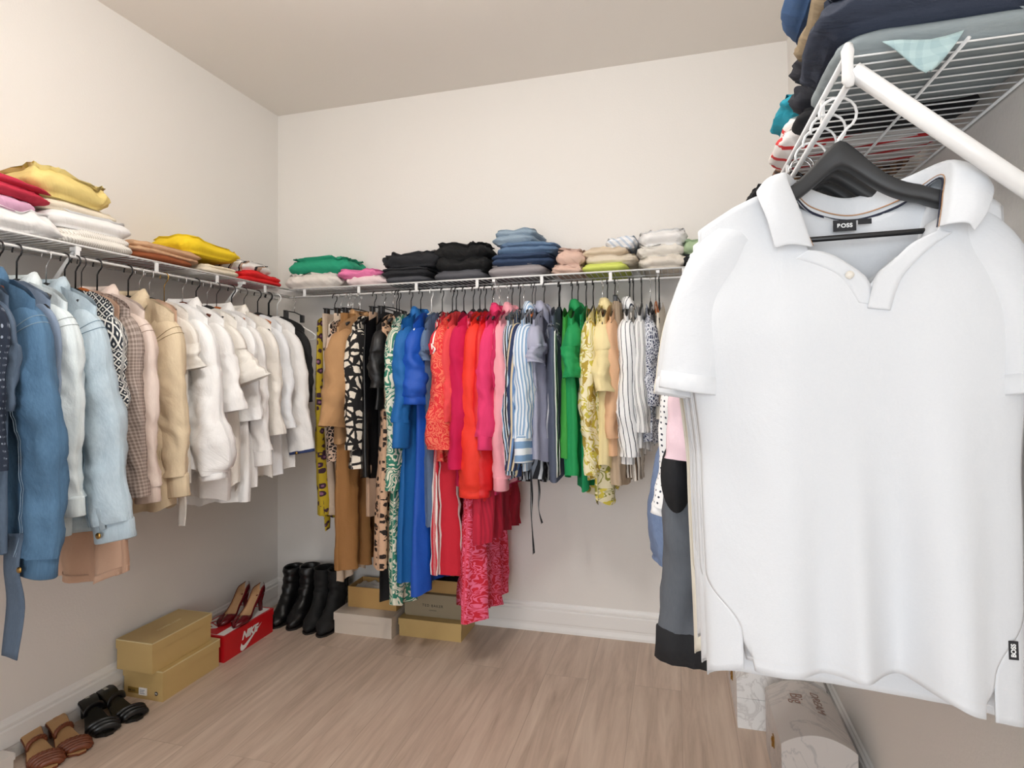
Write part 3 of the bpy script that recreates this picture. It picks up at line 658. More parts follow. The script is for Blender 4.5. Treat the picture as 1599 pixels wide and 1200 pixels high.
mFF = C('lavender_grey', '#a9abc0', wr=.6)
G(837, 'shirt', 'shirt', 'lavender grey shirt with an open spread collar', mFF, 722, 'black', slv=SL(835, 572), slo=.14, col=True, wide=.078, cuffw=.068, flare=1.1, thick=.03, th=.018, plk=True, nb=6, hemth=.03)
mHH0 = C('slate_grey', '#565e72')
def piping(tr, e, sd):
    for v, mt in ((-.965, plain('white_piping', '#eeeeec', .7)), (-.90, plain('black_piping', '#16171a', .7)), (-.83, MATS['white_piping'])):
        tr.patch('side_stripe', mt, e, v, v+.06, .1, .97, True, .003, 2, 20)
G(868, 'tunic', 'tunic', 'slate grey tunic with a black and white side stripe', mHH0, 752, 'thin', sw=.175, chest=.20, hem=.205, hemth=.028, th=.018, extra=piping, amp=.006, dx=-.012)
mMel = C('grey_white_trim', '#5b6070', 'stripe', stops=[(0, '#5b6070'), (.6, '#d9dadd'), (.75, '#5b6070')], period=.04)
G(862, 'blouse', 'blouse', 'grey blouse with a white trimmed neckline left of the bright green top', mMel, 690, 'thin', sw=.17, slv=.1, th=.012)
mII0 = C('kelly_green', '#3b9d3f', rough=.7)
G(884, 'tank_top', 'top', 'bright green sleeveless top with a deep armhole', mII0, 715, 'black', sw=.19, chest=.195, th=.022, hemth=.026, amp=.007, drop=.10)
mII = C('emerald', '#0f9350', wr=.6, rough=.7)
G(898, 'shirt', 'shirt', 'emerald green shirt with a row of snap buttons', mII, 748, 'thin', slv=.26, slo=.10, col=True, wide=.075, cuffw=.075, thick=.03, th=.022, hemth=.036, plk=True, nb=7, hem=.215, dx=-.01)
mII2 = C('emerald_dark', '#0f8a55')
G(908, 'blouse', 'blouse', 'darker green blouse whose hem hangs just below the emerald shirt', mII2, 768, 'thin', sw=.17, th=.012, hemth=.02)
mJJ = C('lemon_floral', '#efe6c2', 'contour', '#cdbf4a', '#b59a3e', s=13, t=.68)
G(920, 'blouse', 'blouse', 'cream blouse with a yellow lemon floral print', mJJ, 750, 'thin', slv=SL(922, 745), slo=.02, wide=.075, cuffw=.05, thick=.028, th=.018, hemth=.03)
mJJ2 = C('olive_floral', '#e9e0bd', 'contour', '#8f8f3a', '#d9c84e', s=15, t=.62)
G(936, 'blouse', 'blouse', 'olive and yellow leaf print blouse, its hem lowest of the yellow group', mJJ2, 782, 'brown', sw=.18, hemth=.035, th=.012, amp=.014, hemwave=.02)
mKK = C('butter_yellow', '#ecdba6', wr=.6)
G(944, 'blouse', 'blouse', 'butter yellow blouse with a wide folded short sleeve', mKK, 722, 'thin', slv=SL(940, 615), slo=.13, col=True, wide=.085, cuffw=.085, flare=1.2, thick=.038, th=.02, hemth=.04, amp=.012, hemwave=.025)
mLL = C('peach_crepe', '#e3b68f')
G(957, 'blouse', 'blouse', 'peach blouse right behind the butter yellow one', mLL, 712, 'thin', slv=SL(960, 690), slo=.03, wide=.07, cuffw=.05, thick=.024)
mLL2 = C('stone_pleats', '#bba68e', 'stripe', stops=[(0, '#bfaa92'), (.5, '#b29d86')], period=.014)
G(962, 'skirt', 'skirt', 'stone beige pleated skirt hem under the butter yellow blouse', mLL2, 758, 'clip', kind='skirt', sw=.15, hem=.19, hemth=.03, amp=.014, freq=12)
mMM = C('navy_pinstripe', '#f0f1f2', 'stripe', stops=[(0, '#f1f2f3'), (.84, '#262c3e')], period=.022)
G(982, 'shirt', 'shirt', 'white shirt with narrow navy vertical stripes', mMM, 722, 'thin', slv=SL(980, 715), slo=.05, col=True, wide=.08, cuffw=.055, thick=.036, th=.018, hemth=.035, plk=True, nb=6)
mQQ = C('brown_stripe', '#efe9df', 'stripe', stops=[(0, '#efe9df'), (.55, '#7a5f46'), (.75, '#2f2a2a')], period=.014)
G(988, 'blouse', 'blouse', 'brown and cream striped blouse showing only below the navy striped shirt', mQQ, 756, 'thin', sw=.17, hemth=.02, th=.01)
mNN = C('grey_pinstripe', '#e6e6e4', 'stripe', stops=[(0, '#e9e9e8'), (.62, '#5d6068'), (.74, '#e9e9e8'), (.9, '#3c404a')], period=.024)
G(1002, 'blouse', 'blouse', 'pale grey blouse with uneven dark vertical stripes', mNN, 705, 'thin', slv=SL(1000, 680), slo=.05, wide=.072, cuffw=.055, thick=.03)
mOO = C('micro_navy', '#dadde4', 'spots', '#3a4260', s=110, t=.12)
G(1017, 'blouse', 'blouse', 'white blouse speckled with tiny navy marks', mOO, 690, 'steel', slv=SL(1015, 640), slo=.03, wide=.07, thick=.026)
mPP = C('cream_knit', '#e9e1d2')
G(1032, 'tank_top', 'top', 'cream sleeveless top at the right end of the visible back rod', mPP, 650, 'thin', sw=.18, th=.018)
hanger('wood', (BX(1022)+.01, YB, ZR), PI/2, 'small orange tipped wooden hanger between the speckled blouse and the cream top', hw=.205)

# ------------------------------------------------------------------ writing
def text(body, size, mat, name, parent, mtx, depth=.0004, bold=0.0, shear=0, space=1):
    c = bpy.data.curves.new(name, 'FONT'); c.body = body; c.size = size; c.extrude = depth; c.align_x = 'CENTER'; c.align_y = 'CENTER'; c.offset = bold; c.shear = shear; c.space_character = space
    o = bpy.data.objects.new(name+'_tmp', c); COL.objects.link(o); dg = bpy.context.evaluated_depsgraph_get(); dg.update()
    me = bpy.data.meshes.new_from_object(o.evaluated_get(dg)); bpy.data.objects.remove(o); bpy.data.curves.remove(c)
    me.name = name; me.materials.clear(); me.materials.append(mat)
    t = bpy.data.objects.new(name, me); COL.objects.link(t); t.parent = parent; t.matrix_local = mtx; return t
def frame(o, x, z):
    """matrix with text direction x and facing z at o"""
    x = Vector(x).normalized(); z = Vector(z).normalized(); y = z.cross(x); m = Matrix((x, y, z)).transposed().to_4x4(); m.translation = Vector(o); return m

# ------------------------------------------------------------------ polo shirts at the near end of the right rod
M_tagb = plain('black_label', '#15161c', .6); M_tagw = plain('white_thread', '#f2f2f2', .7)
M_tan = plain('tan_tape', '#b98d68', .7); M_nav = plain('navy_tape', '#171c33', .7)
polo_m = cloth('white_pique', '#d9dce0', wr=.25, rough=.9); polo_i = cloth('ivory_pique', '#dedacd', wr=.25, rough=.9)
def polo(y0, label, mat, seed=0, dx=0, dz=0, drop=0, full=True):
    O = Vector((XR+dx, y0, ZR+dz)); e = empty('polo_shirt', O, 0, label, 'polo shirt')
    rnd = random.Random(seed); ph = [rnd.uniform(-.6, .6)*(seed > 0) for _ in range(6)]
    Wd = lambda v: interp((0, .1, .25, .55, 1), (.198, .21, .221, .206, .200), v)
    VN = [(-.200, 1.474), (-.15, 1.503), (-.12, 1.516), (-.076, 1.527), (-.062, 1.48), (-.052, 1.428), (-.022, 1.421), (.012, 1.393), (.024, 1.375), (.034, 1.392), (.056, 1.41), (.078, 1.43), (.112, 1.445), (.122, 1.49), (.127, 1.529), (.15, 1.510), (.200, 1.478)]
    def zlin(x, P):
        for (a, za), (b, zb) in zip(P, P[1:]):
            if x <= b: return za+(zb-za)*max(0, x-a)/(b-a)
        return P[-1][1]
    VB = [(-.200, 1.474), (-.15, 1.503), (-.12, 1.516), (-.076, 1.524), (-.05, 1.505), (0, 1.487), (.026, 1.483), (.06, 1.487), (.10, 1.505), (.127, 1.524), (.15, 1.508), (.200, 1.478)]
    HF = [(-.2, .81), (-.15, .832), (-.05, .842), (.0, .840), (.05, .842), (.10, .825), (.15, .80), (.2, .785)]
    HB = [(-.2, .797), (-.15, .797), (-.08, .79), (.0, .785), (.08, .786), (.2, .776)]
    def foldy(x, v):
        g = -.020*math.exp(-((x+.004+ph[0]*.05)/.020)**2)+.034*math.exp(-((x-.050+ph[1]*.05)/.030)**2)-.020*math.exp(-((x-.115)/.03)**2)-.012*math.exp(-((x+.10+ph[2]*.04)/.045)**2)+.010*math.exp(-((x+.055)/.02)**2)
        return g*sstep(.25, 1, v)**1.2+.006*math.sin(x*38+ph[3]*5+v*2)*sstep(.1, .6, v)
    def P(u, v, front):
        w = Wd(v); x0 = u*.199; zt = zlin(x0, VN if front else VB); zh = zlin(x0, HF if front else HB)-drop
        x = lerp(x0, u*w, sstep(0, .25, v)); z = zt+(zh-zt)*v; edge = max(0, 1-abs(u)**3.2)**.5
        vz = (1.53-z)/.72
        if front: y = -(.021+.032*sstep(0, .35, vz))*edge+foldy(x, vz)*edge
        else: y = (.020+.016*sstep(0, .3, vz))*edge+.006*math.sin(x*30+vz*2+ph[4])*sstep(.2, .8, vz)*edge
        if not front:
            nb = math.exp(-((x-.026)/.07)**2)*math.exp(-(max(0, 1.50-z)/.05)**2); y += .022*nb
        return Vector((x, y, z-ZR))
    US = .76; USV = lambda v: lerp(.985, US, sstep(.78, .93, v))
    k = MB(); N, M = 100, 70; rows = []
    for j in range(M+1):
        v = j/M; row = []
        for i in range(N+1):
            u = lerp(-USV(v), USV(v), i/N); p = P(u, v, True)
            s = sstep(.93, 1, v)*math.exp(-((1-abs(u)/USV(v))/.06)**2); p.x -= math.copysign(.014, u)*s; p.z += .006*s
            row.append(tuple(p))
        rows.append(row)
    k.grid(rows, [[(p[0], p[2]) for p in r_] for r_ in rows]); fp = k.build('front_panel', mat, e, True); solid(fp, .0018)
    k = MB(); rows = []
    for j in range(M+1):
        v = j/M; row = []
        for i in range(11):
            u = lerp(-USV(v), -1, i/10); a = P(u, v, True); b = P(u, v, False); p = a if abs(u) < .995 else (a+b)/2; row.append(tuple(p))
        for i in range(1, 70): row.append(tuple(P(-math.cos(PI*i/70), v, False)))
        for i in range(11):
            u = lerp(1, USV(v), i/10); a = P(u, v, True); b = P(u, v, False); p = a if abs(u) < .995 else (a+b)/2; row.append(tuple(p))
        rows.append(row)
    k.grid(rows, [[(p[0]+.4, p[2]) for p in r_] for r_ in rows]); solid(k.build('back_panel', mat, e, True), .0018)
    # hem line stitching
    for s in (-1, 1):
        k = MB(); rows = []; n = 22
        c0 = Vector((s*.138, -.004, 1.455)); c1 = Vector((s*.198, -.006, 1.335)); c2 = Vector((s*.215, -.010, 1.228))
        
        pts = spline([c0, Vector((s*.168, -.005, 1.40)), c1, c2], 8); m_ = len(pts)
        for i, p in enumerate(pts):
            t = i/(m_-1); T_ = (pts[min(i+1, m_-1)]-pts[max(i-1, 0)]).normalized(); X = T_.cross(Vector((0, 1, 0))).normalized(); w = interp((0, .3, .75, 1), (.046, .055, .048, .047), t); h_ = interp((0, .3, 1), (.020, .026, .031), t)
            rows.append([tuple(p+X*w*math.cos(2*PI*a/36)+Vector((0, 1, 0))*h_*math.sin(2*PI*a/36)*(1+.1*math.sin(4*PI*a/36+t*5+s))-Vector((0, 0, ZR))) for a in range(36)])
        c = sum((Vector(q) for q in rows[0]), Vector())/36
        rows.insert(0, [tuple(c+(Vector(q)-c)*.5+Vector((-s*.012, 0, .016))) for q in rows[0]])
        k.grid(rows, [[(a/36*.2+.7, q[2]) for a, q in enumerate(r_)] for r_ in rows], closed=True); sl = k.build('sleeve', mat, e, True); solid(sl, .0018)
        k = MB(); last = [Vector(q) for q in rows[-1]]; cc = sum(last, Vector())/36; T_ = (pts[-1]-pts[-3]).normalized(); rws = []
        for t, g in ((-.026, 1.0), (-.0255, 1.045), (-.002, 1.05), (.001, 1.03), (0, .97), (-.02, .95)):
            rws.append([tuple(cc+(q-cc)*g+T_*t) for q in last])
        k.grid(rws, [[(a/36*.2+.7, -j*.006) for a in range(36)] for j in range(6)], closed=True); k.build('cuff', mat, sl, True)
    # collar
    Ar = [(.192, -.034, 1.436), (.176, -.026, 1.48), (.168, -.008, 1.524), (.205, .030, 1.497), (.265, .046, 1.484), (.325, .030, 1.497), (.364, -.008, 1.524), (.358, -.026, 1.49), (.350, -.034, 1.450)]
    Br = [(.189, -.050, 1.430), (.176, -.046, 1.485), (.163, -.026, 1.546), (.200, .030, 1.540), (.265, .054, 1.524), (.330, .030, 1.540), (.369, -.026, 1.543), (.362, -.048, 1.492), (.353, -.052, 1.449)]
    Cr = [(.141, -.052, 1.431), (.131, -.050, 1.475), (.122, -.026, 1.522), (.165, .045, 1.515), (.265, .080, 1.480), (.365, .045, 1.515), (.411, -.026, 1.507), (.401, -.052, 1.468), (.381, -.056, 1.437)]
    def rail(Q): return [Vector((x-XR, y, z-ZR)) for x, y, z in [tuple(q) for q in spline(Q, 8)]]
    A, B_, C_ = rail(Ar), rail(Br), rail(Cr); rows = []
    ctr = Vector((.025, 0, 1.50-ZR))
    for t in range(13):
        row = []
        for a, b, c in zip(A, B_, C_):
            q = t/12
            if q < .4: s = q/.4; p = a.lerp(b, s)
            else:
                s = (q-.4)/.6; o = (b-ctr); o.z = 0; o = o.normalized() if o.length else o
                p = b.lerp(c, s)+o*.006*math.sin(PI*min(1, s*1.1))+Vector((0, -.004, .004))*math.sin(PI*s)
            row.append(tuple(p))
        rows.append(row)
    k = MB(); k.grid(rows, [[(i*.008, t*.006) for i in range(len(A))] for t in range(13)]); co = k.build('collar', mat, e, True); solid(co, .003)
    sb = co.modifiers.new('sub', 'SUBSURF'); sb.levels = 1; sb.render_levels = 1
    def tape(nm, mt, f0, f1):
        k = MB(); r1 = []; r2 = []
        for a, b in zip(A, B_):
            o = ctr-a; o.z = 0; o = o.normalized()*.0028; r1.append(tuple(a.lerp(b, f0)+o)); r2.append(tuple(a.lerp(b, f1)+o))
        k.grid([r1, r2]); solid(k.build(nm, mt, e, True), .0008)
    if full:
        tape('neck_tape', M_nav, -.03, .06); tape('neck_stripe', M_tan, .20, .245)
        # placket
        def strip(nm, Lp, Rp, off):
            Lq = spline([(a, 0, b) for a, b in Lp], 6); Rq = spline([(a, 0, b) for a, b in Rp], 6); rows = []
            for a, b in zip(Lq, Rq):
                row = []
                for s in range(5):
                    q = a.lerp(b, s/4); x = q.x-XR; vz = (1.53-q.z)/.72; u = min(.99, abs(x)/.2); ed = (1-u**3.2)**.5
                    row.append((x, -(.021+.032*sstep(0, .35, vz))*ed+foldy(x, vz)*ed-off, q.z-ZR))
                rows.append(row)
            k = MB(); k.grid(rows, [[(p[0], p[2]) for p in r_] for r_ in rows]); o = k.build(nm, mat, e, True); solid(o, .0022, 1); return o
        strip('placket', [(.352, 1.447), (.318, 1.431), (.296, 1.411), (.273, 1.390), (.264, 1.372), (.256, 1.342)], [(.366, 1.442), (.345, 1.428), (.322, 1.408), (.302, 1.385), (.292, 1.365), (.283, 1.338)], .0045)
        strip('placket', [(.170, 1.418), (.195, 1.408), (.222, 1.392), (.236, 1.372), (.246, 1.350)], [(.188, 1.430), (.216, 1.422), (.250, 1.395), (.262, 1.376), (.266, 1.345)], .001)
        pb = Vector((.236-XR, -.046, 1.389-ZR)); k = MB(); k.tube([pb, pb+Vector((0, -.0028, 0))], .0055, 14); k.build('button', M_btn, e, True)
        # neck label
        k = MB(); k.box((-.0045, .0245, 1.4655-ZR), (.0265, .0255, 1.4825-ZR)); lb = k.build('neck_label', M_tagb, e)
        text('BOSS', .0085, M_tagw, 'label_lettering', lb, frame((.011, .0242, 1.4735-ZR), (1, 0, 0), (0, -1, 0)), bold=.0003, space=1.1)
        k = MB(); k.box((.029, .0245, 1.474-ZR), (.047, .0255, 1.482-ZR)); k.build('size_tab', M_tagb, e)
        c = Vector(P(.885, .86, True)); k = MB(); k.box((c.x-.0055, c.y-.0035, c.z-.012), (c.x+.0055, c.y-.0025, c.z+.012)); lb = k.build('side_label', M_tagb, e); 
        text('BOSS', .0075, M_tagw, 'label_lettering', lb, frame((c.x, c.y-.0036, c.z), (0, 0, 1), (0, -1, 0)), bold=.0002)
        # hem stitching
        for fr, uu in ((True, US*.97),):
            k = MB(); r1 = [tuple(P(lerp(-uu, uu, i/60), .972, fr)+Vector((0, -.0014, 0))) for i in range(61)]; r2 = [tuple(Vector(q)+Vector((0, 0, -.0007))) for q in r1]
            k.grid([r1, r2]); k.build('hem_stitch', plain('stitch_grey', '#d9dadc', .9), e)
    return e
def polo_hanger(y0, label, arms=M_blackw, group=None):
    e = empty('coat_hanger', (XR, y0, ZR), 0, label, 'hanger', group)
    k = MB(); k.tube(hook_pts(-.066, .025), .0021, 8); k.build('hook', plain('white_wire', '#e9e9e9', .25), e, True)
    k = MB(); P = []; Rr = []
    for i in range(41):
        u = i/20-1; x = u*.165; z = -.0795-.072*(1-math.exp(-(abs(x)/.055)**1.6))-.3*max(0, abs(x)-.1)
        P.append((x, -.004*abs(u)**2, z)); Rr.append((.011+.006*abs(u)**1.3-.012*sstep(.75, 1, abs(u))+.004*math.exp(-(u/.1)**2), .0115+.0085*math.exp(-(u/.30)**2)))
    P = [Vector(p) for p in P]; rows = []
    for i, p in enumerate(P):
        t, h_ = Rr[i]; row = []
        for a in range(16):
            th = 2*PI*a/16; cx, cz = math.cos(th), math.sin(th); cx = math.copysign(abs(cx)**.55, cx); cz = math.copysign(abs(cz)**.55, cz)
            row.append((p.x, p.y+t*cx, p.z+h_*cz))
        rows.append(row)
    k.grid(rows, closed=True); k.f += [tuple(range(16))[::-1], tuple(range(40*16, 41*16))]
    k.build('shoulder_bar', arms, e, True)
    k = MB(); k.tube([(-.14, -.004, -.155), (-.135, -.004, -.2035), (.135, -.004, -.1995), (.14, -.004, -.15)], .0042, 8); k.build('trouser_bar', M_black, e, True)
    return e
polo(.952, 'front white polo shirt with open collar, nearest the camera on the right rod', polo_m, 0)
polo_hanger(.952, 'wide black hanger inside the front white polo shirt')
polo(1.01, 'second white polo shirt, its sleeve edge showing just behind the front one', polo_m, 3, dx=-.006, dz=-.010, full=False)
polo_hanger(1.01, 'wide black hanger inside the second white polo shirt')
polo(1.065, 'third white polo shirt, hidden except for its left sleeve and side edge', polo_m, 5, dx=-.010, dz=-.014, drop=-.02, full=False)
polo_hanger(1.065, 'wide black hanger inside the third white polo shirt')
polo(1.13, 'ivory polo shirt whose hem hangs lower left of the white polo shirts', polo_i, 8, dx=-.014, dz=-.016, drop=.035, full=False)
polo_hanger(1.13, 'wide black hanger inside the ivory polo shirt')

# rest of the right rod
RX = lambda px, py, y: at(px, py, 'y', y)
mpk = C('pastel_pink_knit', '#e9cdd6'); garment('R', 1.20, 'knit_top', 'top', 'pastel pink knit top behind the polo shirts on the right rod', mpk, 1.10, 'steel', slv=.44, slo=.06, wide=.075, cuffw=.07, thick=.03)
mgs = C('charcoal_melange', '#4b5058', 'denim', '#63686f', wr=.25); mgb = C('black_rib', '#17181c', wr=.3)
def patchy(tr, e, sd):
    pass
tr, e = garment('R', 1.29, 'sweater', 'sweater', 'charcoal grey sweater with black oval elbow patch and black cuff', mgs, .80, 'black', slv=.80, slo=.085, wide=.08, cuffw=.060, thick=.040, cuff=.001)
for c in [c for c in e.children if c.name.startswith('sleeve')]:
    for d in list(c.children): bpy.data.objects.remove(d)
slm = [c for c in e.children if c.name.startswith('sleeve')][0]
vs = [v.co.copy() for v in slm.data.vertices]; lastc = sum((Vector(v) for v in vs[-28:]), Vector())/28
k = MB(); rr = [Vector(v) for v in vs[-28:]]
k.grid([[tuple(lastc+(q-lastc)*g+Vector((-.006*t, 0, -t*.06))) for q in rr] for t, g in ((-.1, .98), (-.05, 1.06), (.5, 1.03), (1, 1.03), (1, .9))], closed=True); k.build('cuff', mgb, slm, True)
el = at(1056, 745, 'y', 1.25); k = MB(); cx = el.x-XR; cz = el.z-ZR
k.add([(cx, -.050, cz)]+[(cx+.030*math.cos(2*PI*a/32), -.046+.012*(abs(math.cos(2*PI*a/32))), cz+.072*math.sin(2*PI*a/32)) for a in range(32)], [(0, 1+a, 1+(a+1) % 32) for a in range(32)]); solid(k.build('elbow_patch', mgb, slm, True), .003)
mbl = C('faded_denim_blue', '#7f93b3', 'denim', '#5a6c90', wr=.9)
garment('R', 1.62, 'blouse', 'blouse', 'crumpled blue tie-dye blouse with a puffed sleeve end on the right rod', mbl, .90, 'thin', slv=.78, slo=.135, wide=.07, cuffw=.045, thick=.04, puff=.028, amp=.012)
mdw = C('white_dotted', '#f3f3f3', 'dots', '#3a3f50', s=75, t=.2)
def ncol(tr, e, sd): pass
garment('R', 1.46, 'shirt', 'shirt', 'white shirt with small dark dots and a navy cuff band on the right rod', mdw, .95, 'steel', slv=.60, slo=.165, wide=.075, cuffw=.05, thick=.03, col='c', hemmat=mnv, cuff=.02, cuffmat=mdw)
for i, (y, nm, lb, hx_, c_) in enumerate([(1.22, 'blouse', 'navy long sleeved shirt between the pink knit and the grey sweater', '#232c4a', 1.0), (1.40, 'shirt', 'pale blue shirt behind the grey sweater', '#b9c9dc', .9), (1.54, 'shirt', 'light grey shirt ahead of the crumpled blue blouse', '#c9cdd3', .95), (1.72, 'shirt', 'white shirt far along the right rod', '#eceeef', .98), (1.82, 'blouse', 'dark blue top, last on the right rod', '#26345c', 1.0)]):
    garment('R', y, nm, 'shirt' if nm == 'shirt' else 'blouse', lb, C('right_rod_%d' % i, hx_), c_, 'steel', slv=.3, slo=.03, thick=.02)
for i, y in enumerate((.905, .925, .975, 1.04, 1.10, 1.165, 1.25, 1.35)):
    pass

# ------------------------------------------------------------------ folded clothes on the shelves
def pillow(k, w, d, z0, h, rnd, crumple=0., dx=0, dy=0, rot=0, bulge=.5, slope=(0, 0), off0=Vector()):
    n = 72; cr_, sr = math.cos(rot), math.sin(rot); off = Vector((rnd.uniform(0, 50), rnd.uniform(0, 50), rnd.uniform(0, 50)))
    rings = []
    prof = [(0, .0, 0), (.45, 0, 0), (.85, .0, .02), (.96, .08, .1), (.99, .2, 1), (1, .32, 1), (1.005, .44, 1), (1.005, .56, 1), (1, .68, 1), (.99, .8, 1), (.965, .92, .1), (.9, .985, .02), (.8, 1, 0), (.65, 1, 0), (.5, 1, 0), (.35, 1, 0), (.2, 1, 0), (0, 1, 0)]
    for s, t, b in prof:
        row = []
        for i in range(n):
            a = 2*PI*i/n; ca, sa = math.cos(a), math.sin(a); q = .36
            px = math.copysign(abs(ca)**q, ca)*w/2; py = math.copysign(abs(sa)**q, sa)*d/2
            ins = h*.5*(1-math.sin(PI*t))*(s > .9); sx = s*(1-ins/(w/2)); sy = s*(1-ins/(d/2))
            x, y = px*sx, py*sy; z = z0+h*t
            slump = mn.noise(Vector((x*5, y*5, 1.3))+off0); z += (.10+crumple*.5)*.028*slump*min(1, .35+t)*(z0 > 0 or t > .3)
            if t > .1:
                nz = mn.noise(Vector((x*13, y*13, z0*30))+off)+.5*mn.noise(Vector((x*34, y*30, z0*30))+off); rg = 1-abs(mn.noise(Vector((x*22, y*22, z0*9+3))+off))*2
                z += crumple*max(h, .022)*(nz*.6+rg*.75)*min(1, t*1.2)+slope[0]*x*t+slope[1]*y*t
            ed = mn.noise(Vector((x*9, y*9, z0*40+7))+off)
            e2 = 1-2*abs(mn.noise(Vector((x*24, y*24, (z0+h*t)*85+x*20))+off)); x += dx+(x/(w/2))*(.010*ed*(.4+crumple*2)+.022*crumple*e2); y += dy+(y/(d/2))*(.010*ed*(.4+crumple*2)+.026*crumple*e2)
            row.append((x*cr_-y*sr, x*sr+y*cr_, z))
        rings.append(row)
    k.grid(rings, [[(p[0]+p[2], p[1]+p[2]) for p in r_] for r_ in rings], closed=True)
FS = [100]
def folded(name, label, cat, shelf, a0, a1, z0, z1, mat, layers=2, crumple=.12, d=.25, off=0., rot=0, group=None, tilt=0, slope=(0, 0), over=0, roll=False):
    """clothes folded on a shelf from a0 to a1 along it, between heights z0 and z1"""
    FS[0] += 1; rnd = random.Random(FS[0]); mid = (a0+a1)/2; w = a1-a0
    loc = {'L': (L+W/2+.01+off, mid, z0), 'B': (mid, D-W/2-.005-off, z0), 'R': (R-W/2-.01-off, mid, z0)}[shelf]; rz = {'L': PI/2, 'B': 0, 'R': -PI/2}[shelf]
    if crumple >= .3: layers = max(1, layers-1)
    k = MB(); h = z1-z0; wts = [rnd.uniform(.55, 1.5) for _ in range(layers)]; sw_ = sum(wts); zc = 0; off0 = Vector((rnd.uniform(0, 50), rnd.uniform(0, 50), 0))
    for i in range(layers):
        lh = h*wts[i]/sw_
        s = 1-(.07*i/layers+rnd.uniform(0, .05))*(layers > 1)
        pillow(k, w*s, d*(1-rnd.uniform(0, .06+crumple*.12)), zc*.95, lh*1.12, rnd, crumple, rnd.uniform(-.010, .010)*(1+crumple*2), rnd.uniform(-.008, .008)*(1+crumple)-over, rnd.uniform(-.05, .05)*(1+crumple*2), slope=slope, off0=off0); zc += lh
    o = k.build(name, mat, None, True); o.location = loc; o.rotation_euler = (0, tilt, rz+rot); tag(o, label, cat, group)
    return o
def lay(s, dz=.0): return ZT+.001+dz
Z0 = ZT+.001
M = lambda n, c, **k: C(n, c, **k)
wht, crm = M('folded_white', '#eeecea', wr=.7), M('folded_cream', '#e8dcc6', wr=.7); rib = C('ribbed_white', '#eae6de', 'stripe', stops=[(0, '#efebe4'), (.6, '#cfc8bd')], period=.008, wr=.5)
# left shelf
folded('tee_shirt', 'crumpled white tee shirt under the lilac and red clothes, left edge of the shelf', 'tee shirt', 'L', 1.02, 1.44, Z0, 1.755, wht, 2, .35)
folded('tee_shirt', 'folded lilac pink top between the white tee shirt and the red knit', 'top', 'L', 1.00, 1.37, 1.757, 1.80, M('lilac', '#d9a8c4', wr=.6), 2, .3, slope=(-.06, 0))
folded('sweater', 'folded raspberry red knit topping the leftmost pile', 'sweater', 'L', .98, 1.40, 1.802, 1.858, M('raspberry_knit', '#c22c46', wr=.5), 2, .22, tilt=0, slope=(-.10, 0))
folded('sweater', 'ribbed white sweater at the bottom of the tall left pile, over the shelf lip', 'sweater', 'L', 1.40, 1.685, Z0, 1.748, rib, 2, .2, d=.27)
folded('sweater', 'smooth white sweater in the middle of the tall left pile', 'sweater', 'L', 1.38, 1.68, 1.75, 1.80, wht, 1, .12)
folded('sweater', 'thin cream sweater just under the yellow one', 'sweater', 'L', 1.37, 1.66, 1.802, 1.832, crm, 1, .12)
folded('sweater', 'pale yellow folded sweater on top of the tall left pile', 'sweater', 'L', 1.33, 1.62, 1.834, 1.905, M('pale_yellow', '#e4cd83', wr=.6), 1, .30)
folded('trousers', 'folded rust brown trousers low on the left shelf', 'trousers', 'L', 1.70, 1.98, Z0, 1.722, M('rust', '#8c4a26'), 1, .15)
folded('sweater', 'folded tan sweater lying on the rust brown trousers', 'sweater', 'L', 1.68, 2.02, 1.724, 1.765, M('tan_knit', '#c79f7c'), 2, .2)
folded('tee_shirt', 'folded cream tee shirt below the bright yellow top', 'tee shirt', 'L', 2.02, 2.22, Z0, 1.735, crm, 2, .18)
folded('tee_shirt', 'bright yellow folded top in the middle of the left shelf', 'top', 'L', 1.93, 2.23, 1.767, 1.81, M('bright_yellow', '#f2cf22'), 2, .3, tilt=0, slope=(-.12, 0))
folded('tee_shirt', 'bright red folded top near the corner end of the left shelf', 'top', 'L', 2.26, 2.55, Z0, 1.742, M('bright_red', '#e01f22'), 2, .25)
folded('tee_shirt', 'folded white and black striped top on the bright red one', 'top', 'L', 2.25, 2.48, 1.744, 1.785, C('bw_stripe', '#eceae6', 'stripe', stops=[(0, '#efece8'), (.7, '#1c1c20'), (.82, '#b99c86')], period=.05, rot=1.2), 2, .3)
# back shelf
folded('blouse', 'crumpled ivory blouse under the green sweater in the corner', 'blouse', 'B', -1.92, -1.60, Z0, 1.755, M('folded_ivory', '#e9e1d8', wr=.9), 2, .35, off=.0, d=.26)
folded('sweater', 'folded green sweater in the corner of the back shelf', 'sweater', 'B', -1.93, -1.575, 1.757, 1.835, M('jade_green', '#229b76', wr=.5), 1, .25)
folded('blouse', 'folded white and blush blouse beneath the pink edged one', 'blouse', 'B', -1.58, -1.36, Z0, 1.735, M('folded_blush', '#eed9d8', wr=.9), 2, .35)
folded('tee_shirt', 'pink folded top between the green sweater and the black jeans', 'top', 'B', -1.60, -1.38, 1.737, 1.772, M('candy_pink', '#ea7fae', wr=.8), 2, .4)
folded('jeans', 'dark grey folded jeans at the bottom of the first black pile', 'jeans', 'B', -1.355, -1.13, Z0, 1.728, C('dark_grey_denim', '#3d3e43', 'denim', '#55565c'), 1, .1, d=.27)
blk = C('black_denim', '#15161a', 'denim', '#26272c', wr=.6)
folded('jeans', 'black folded jeans on the dark grey pair', 'jeans', 'B', -1.38, -1.12, 1.73, 1.775, blk, 2, .2)
folded('jeans', 'crumpled black jeans topping the first black pile', 'jeans', 'B', -1.39, -1.11, 1.777, 1.82, blk, 2, .55)
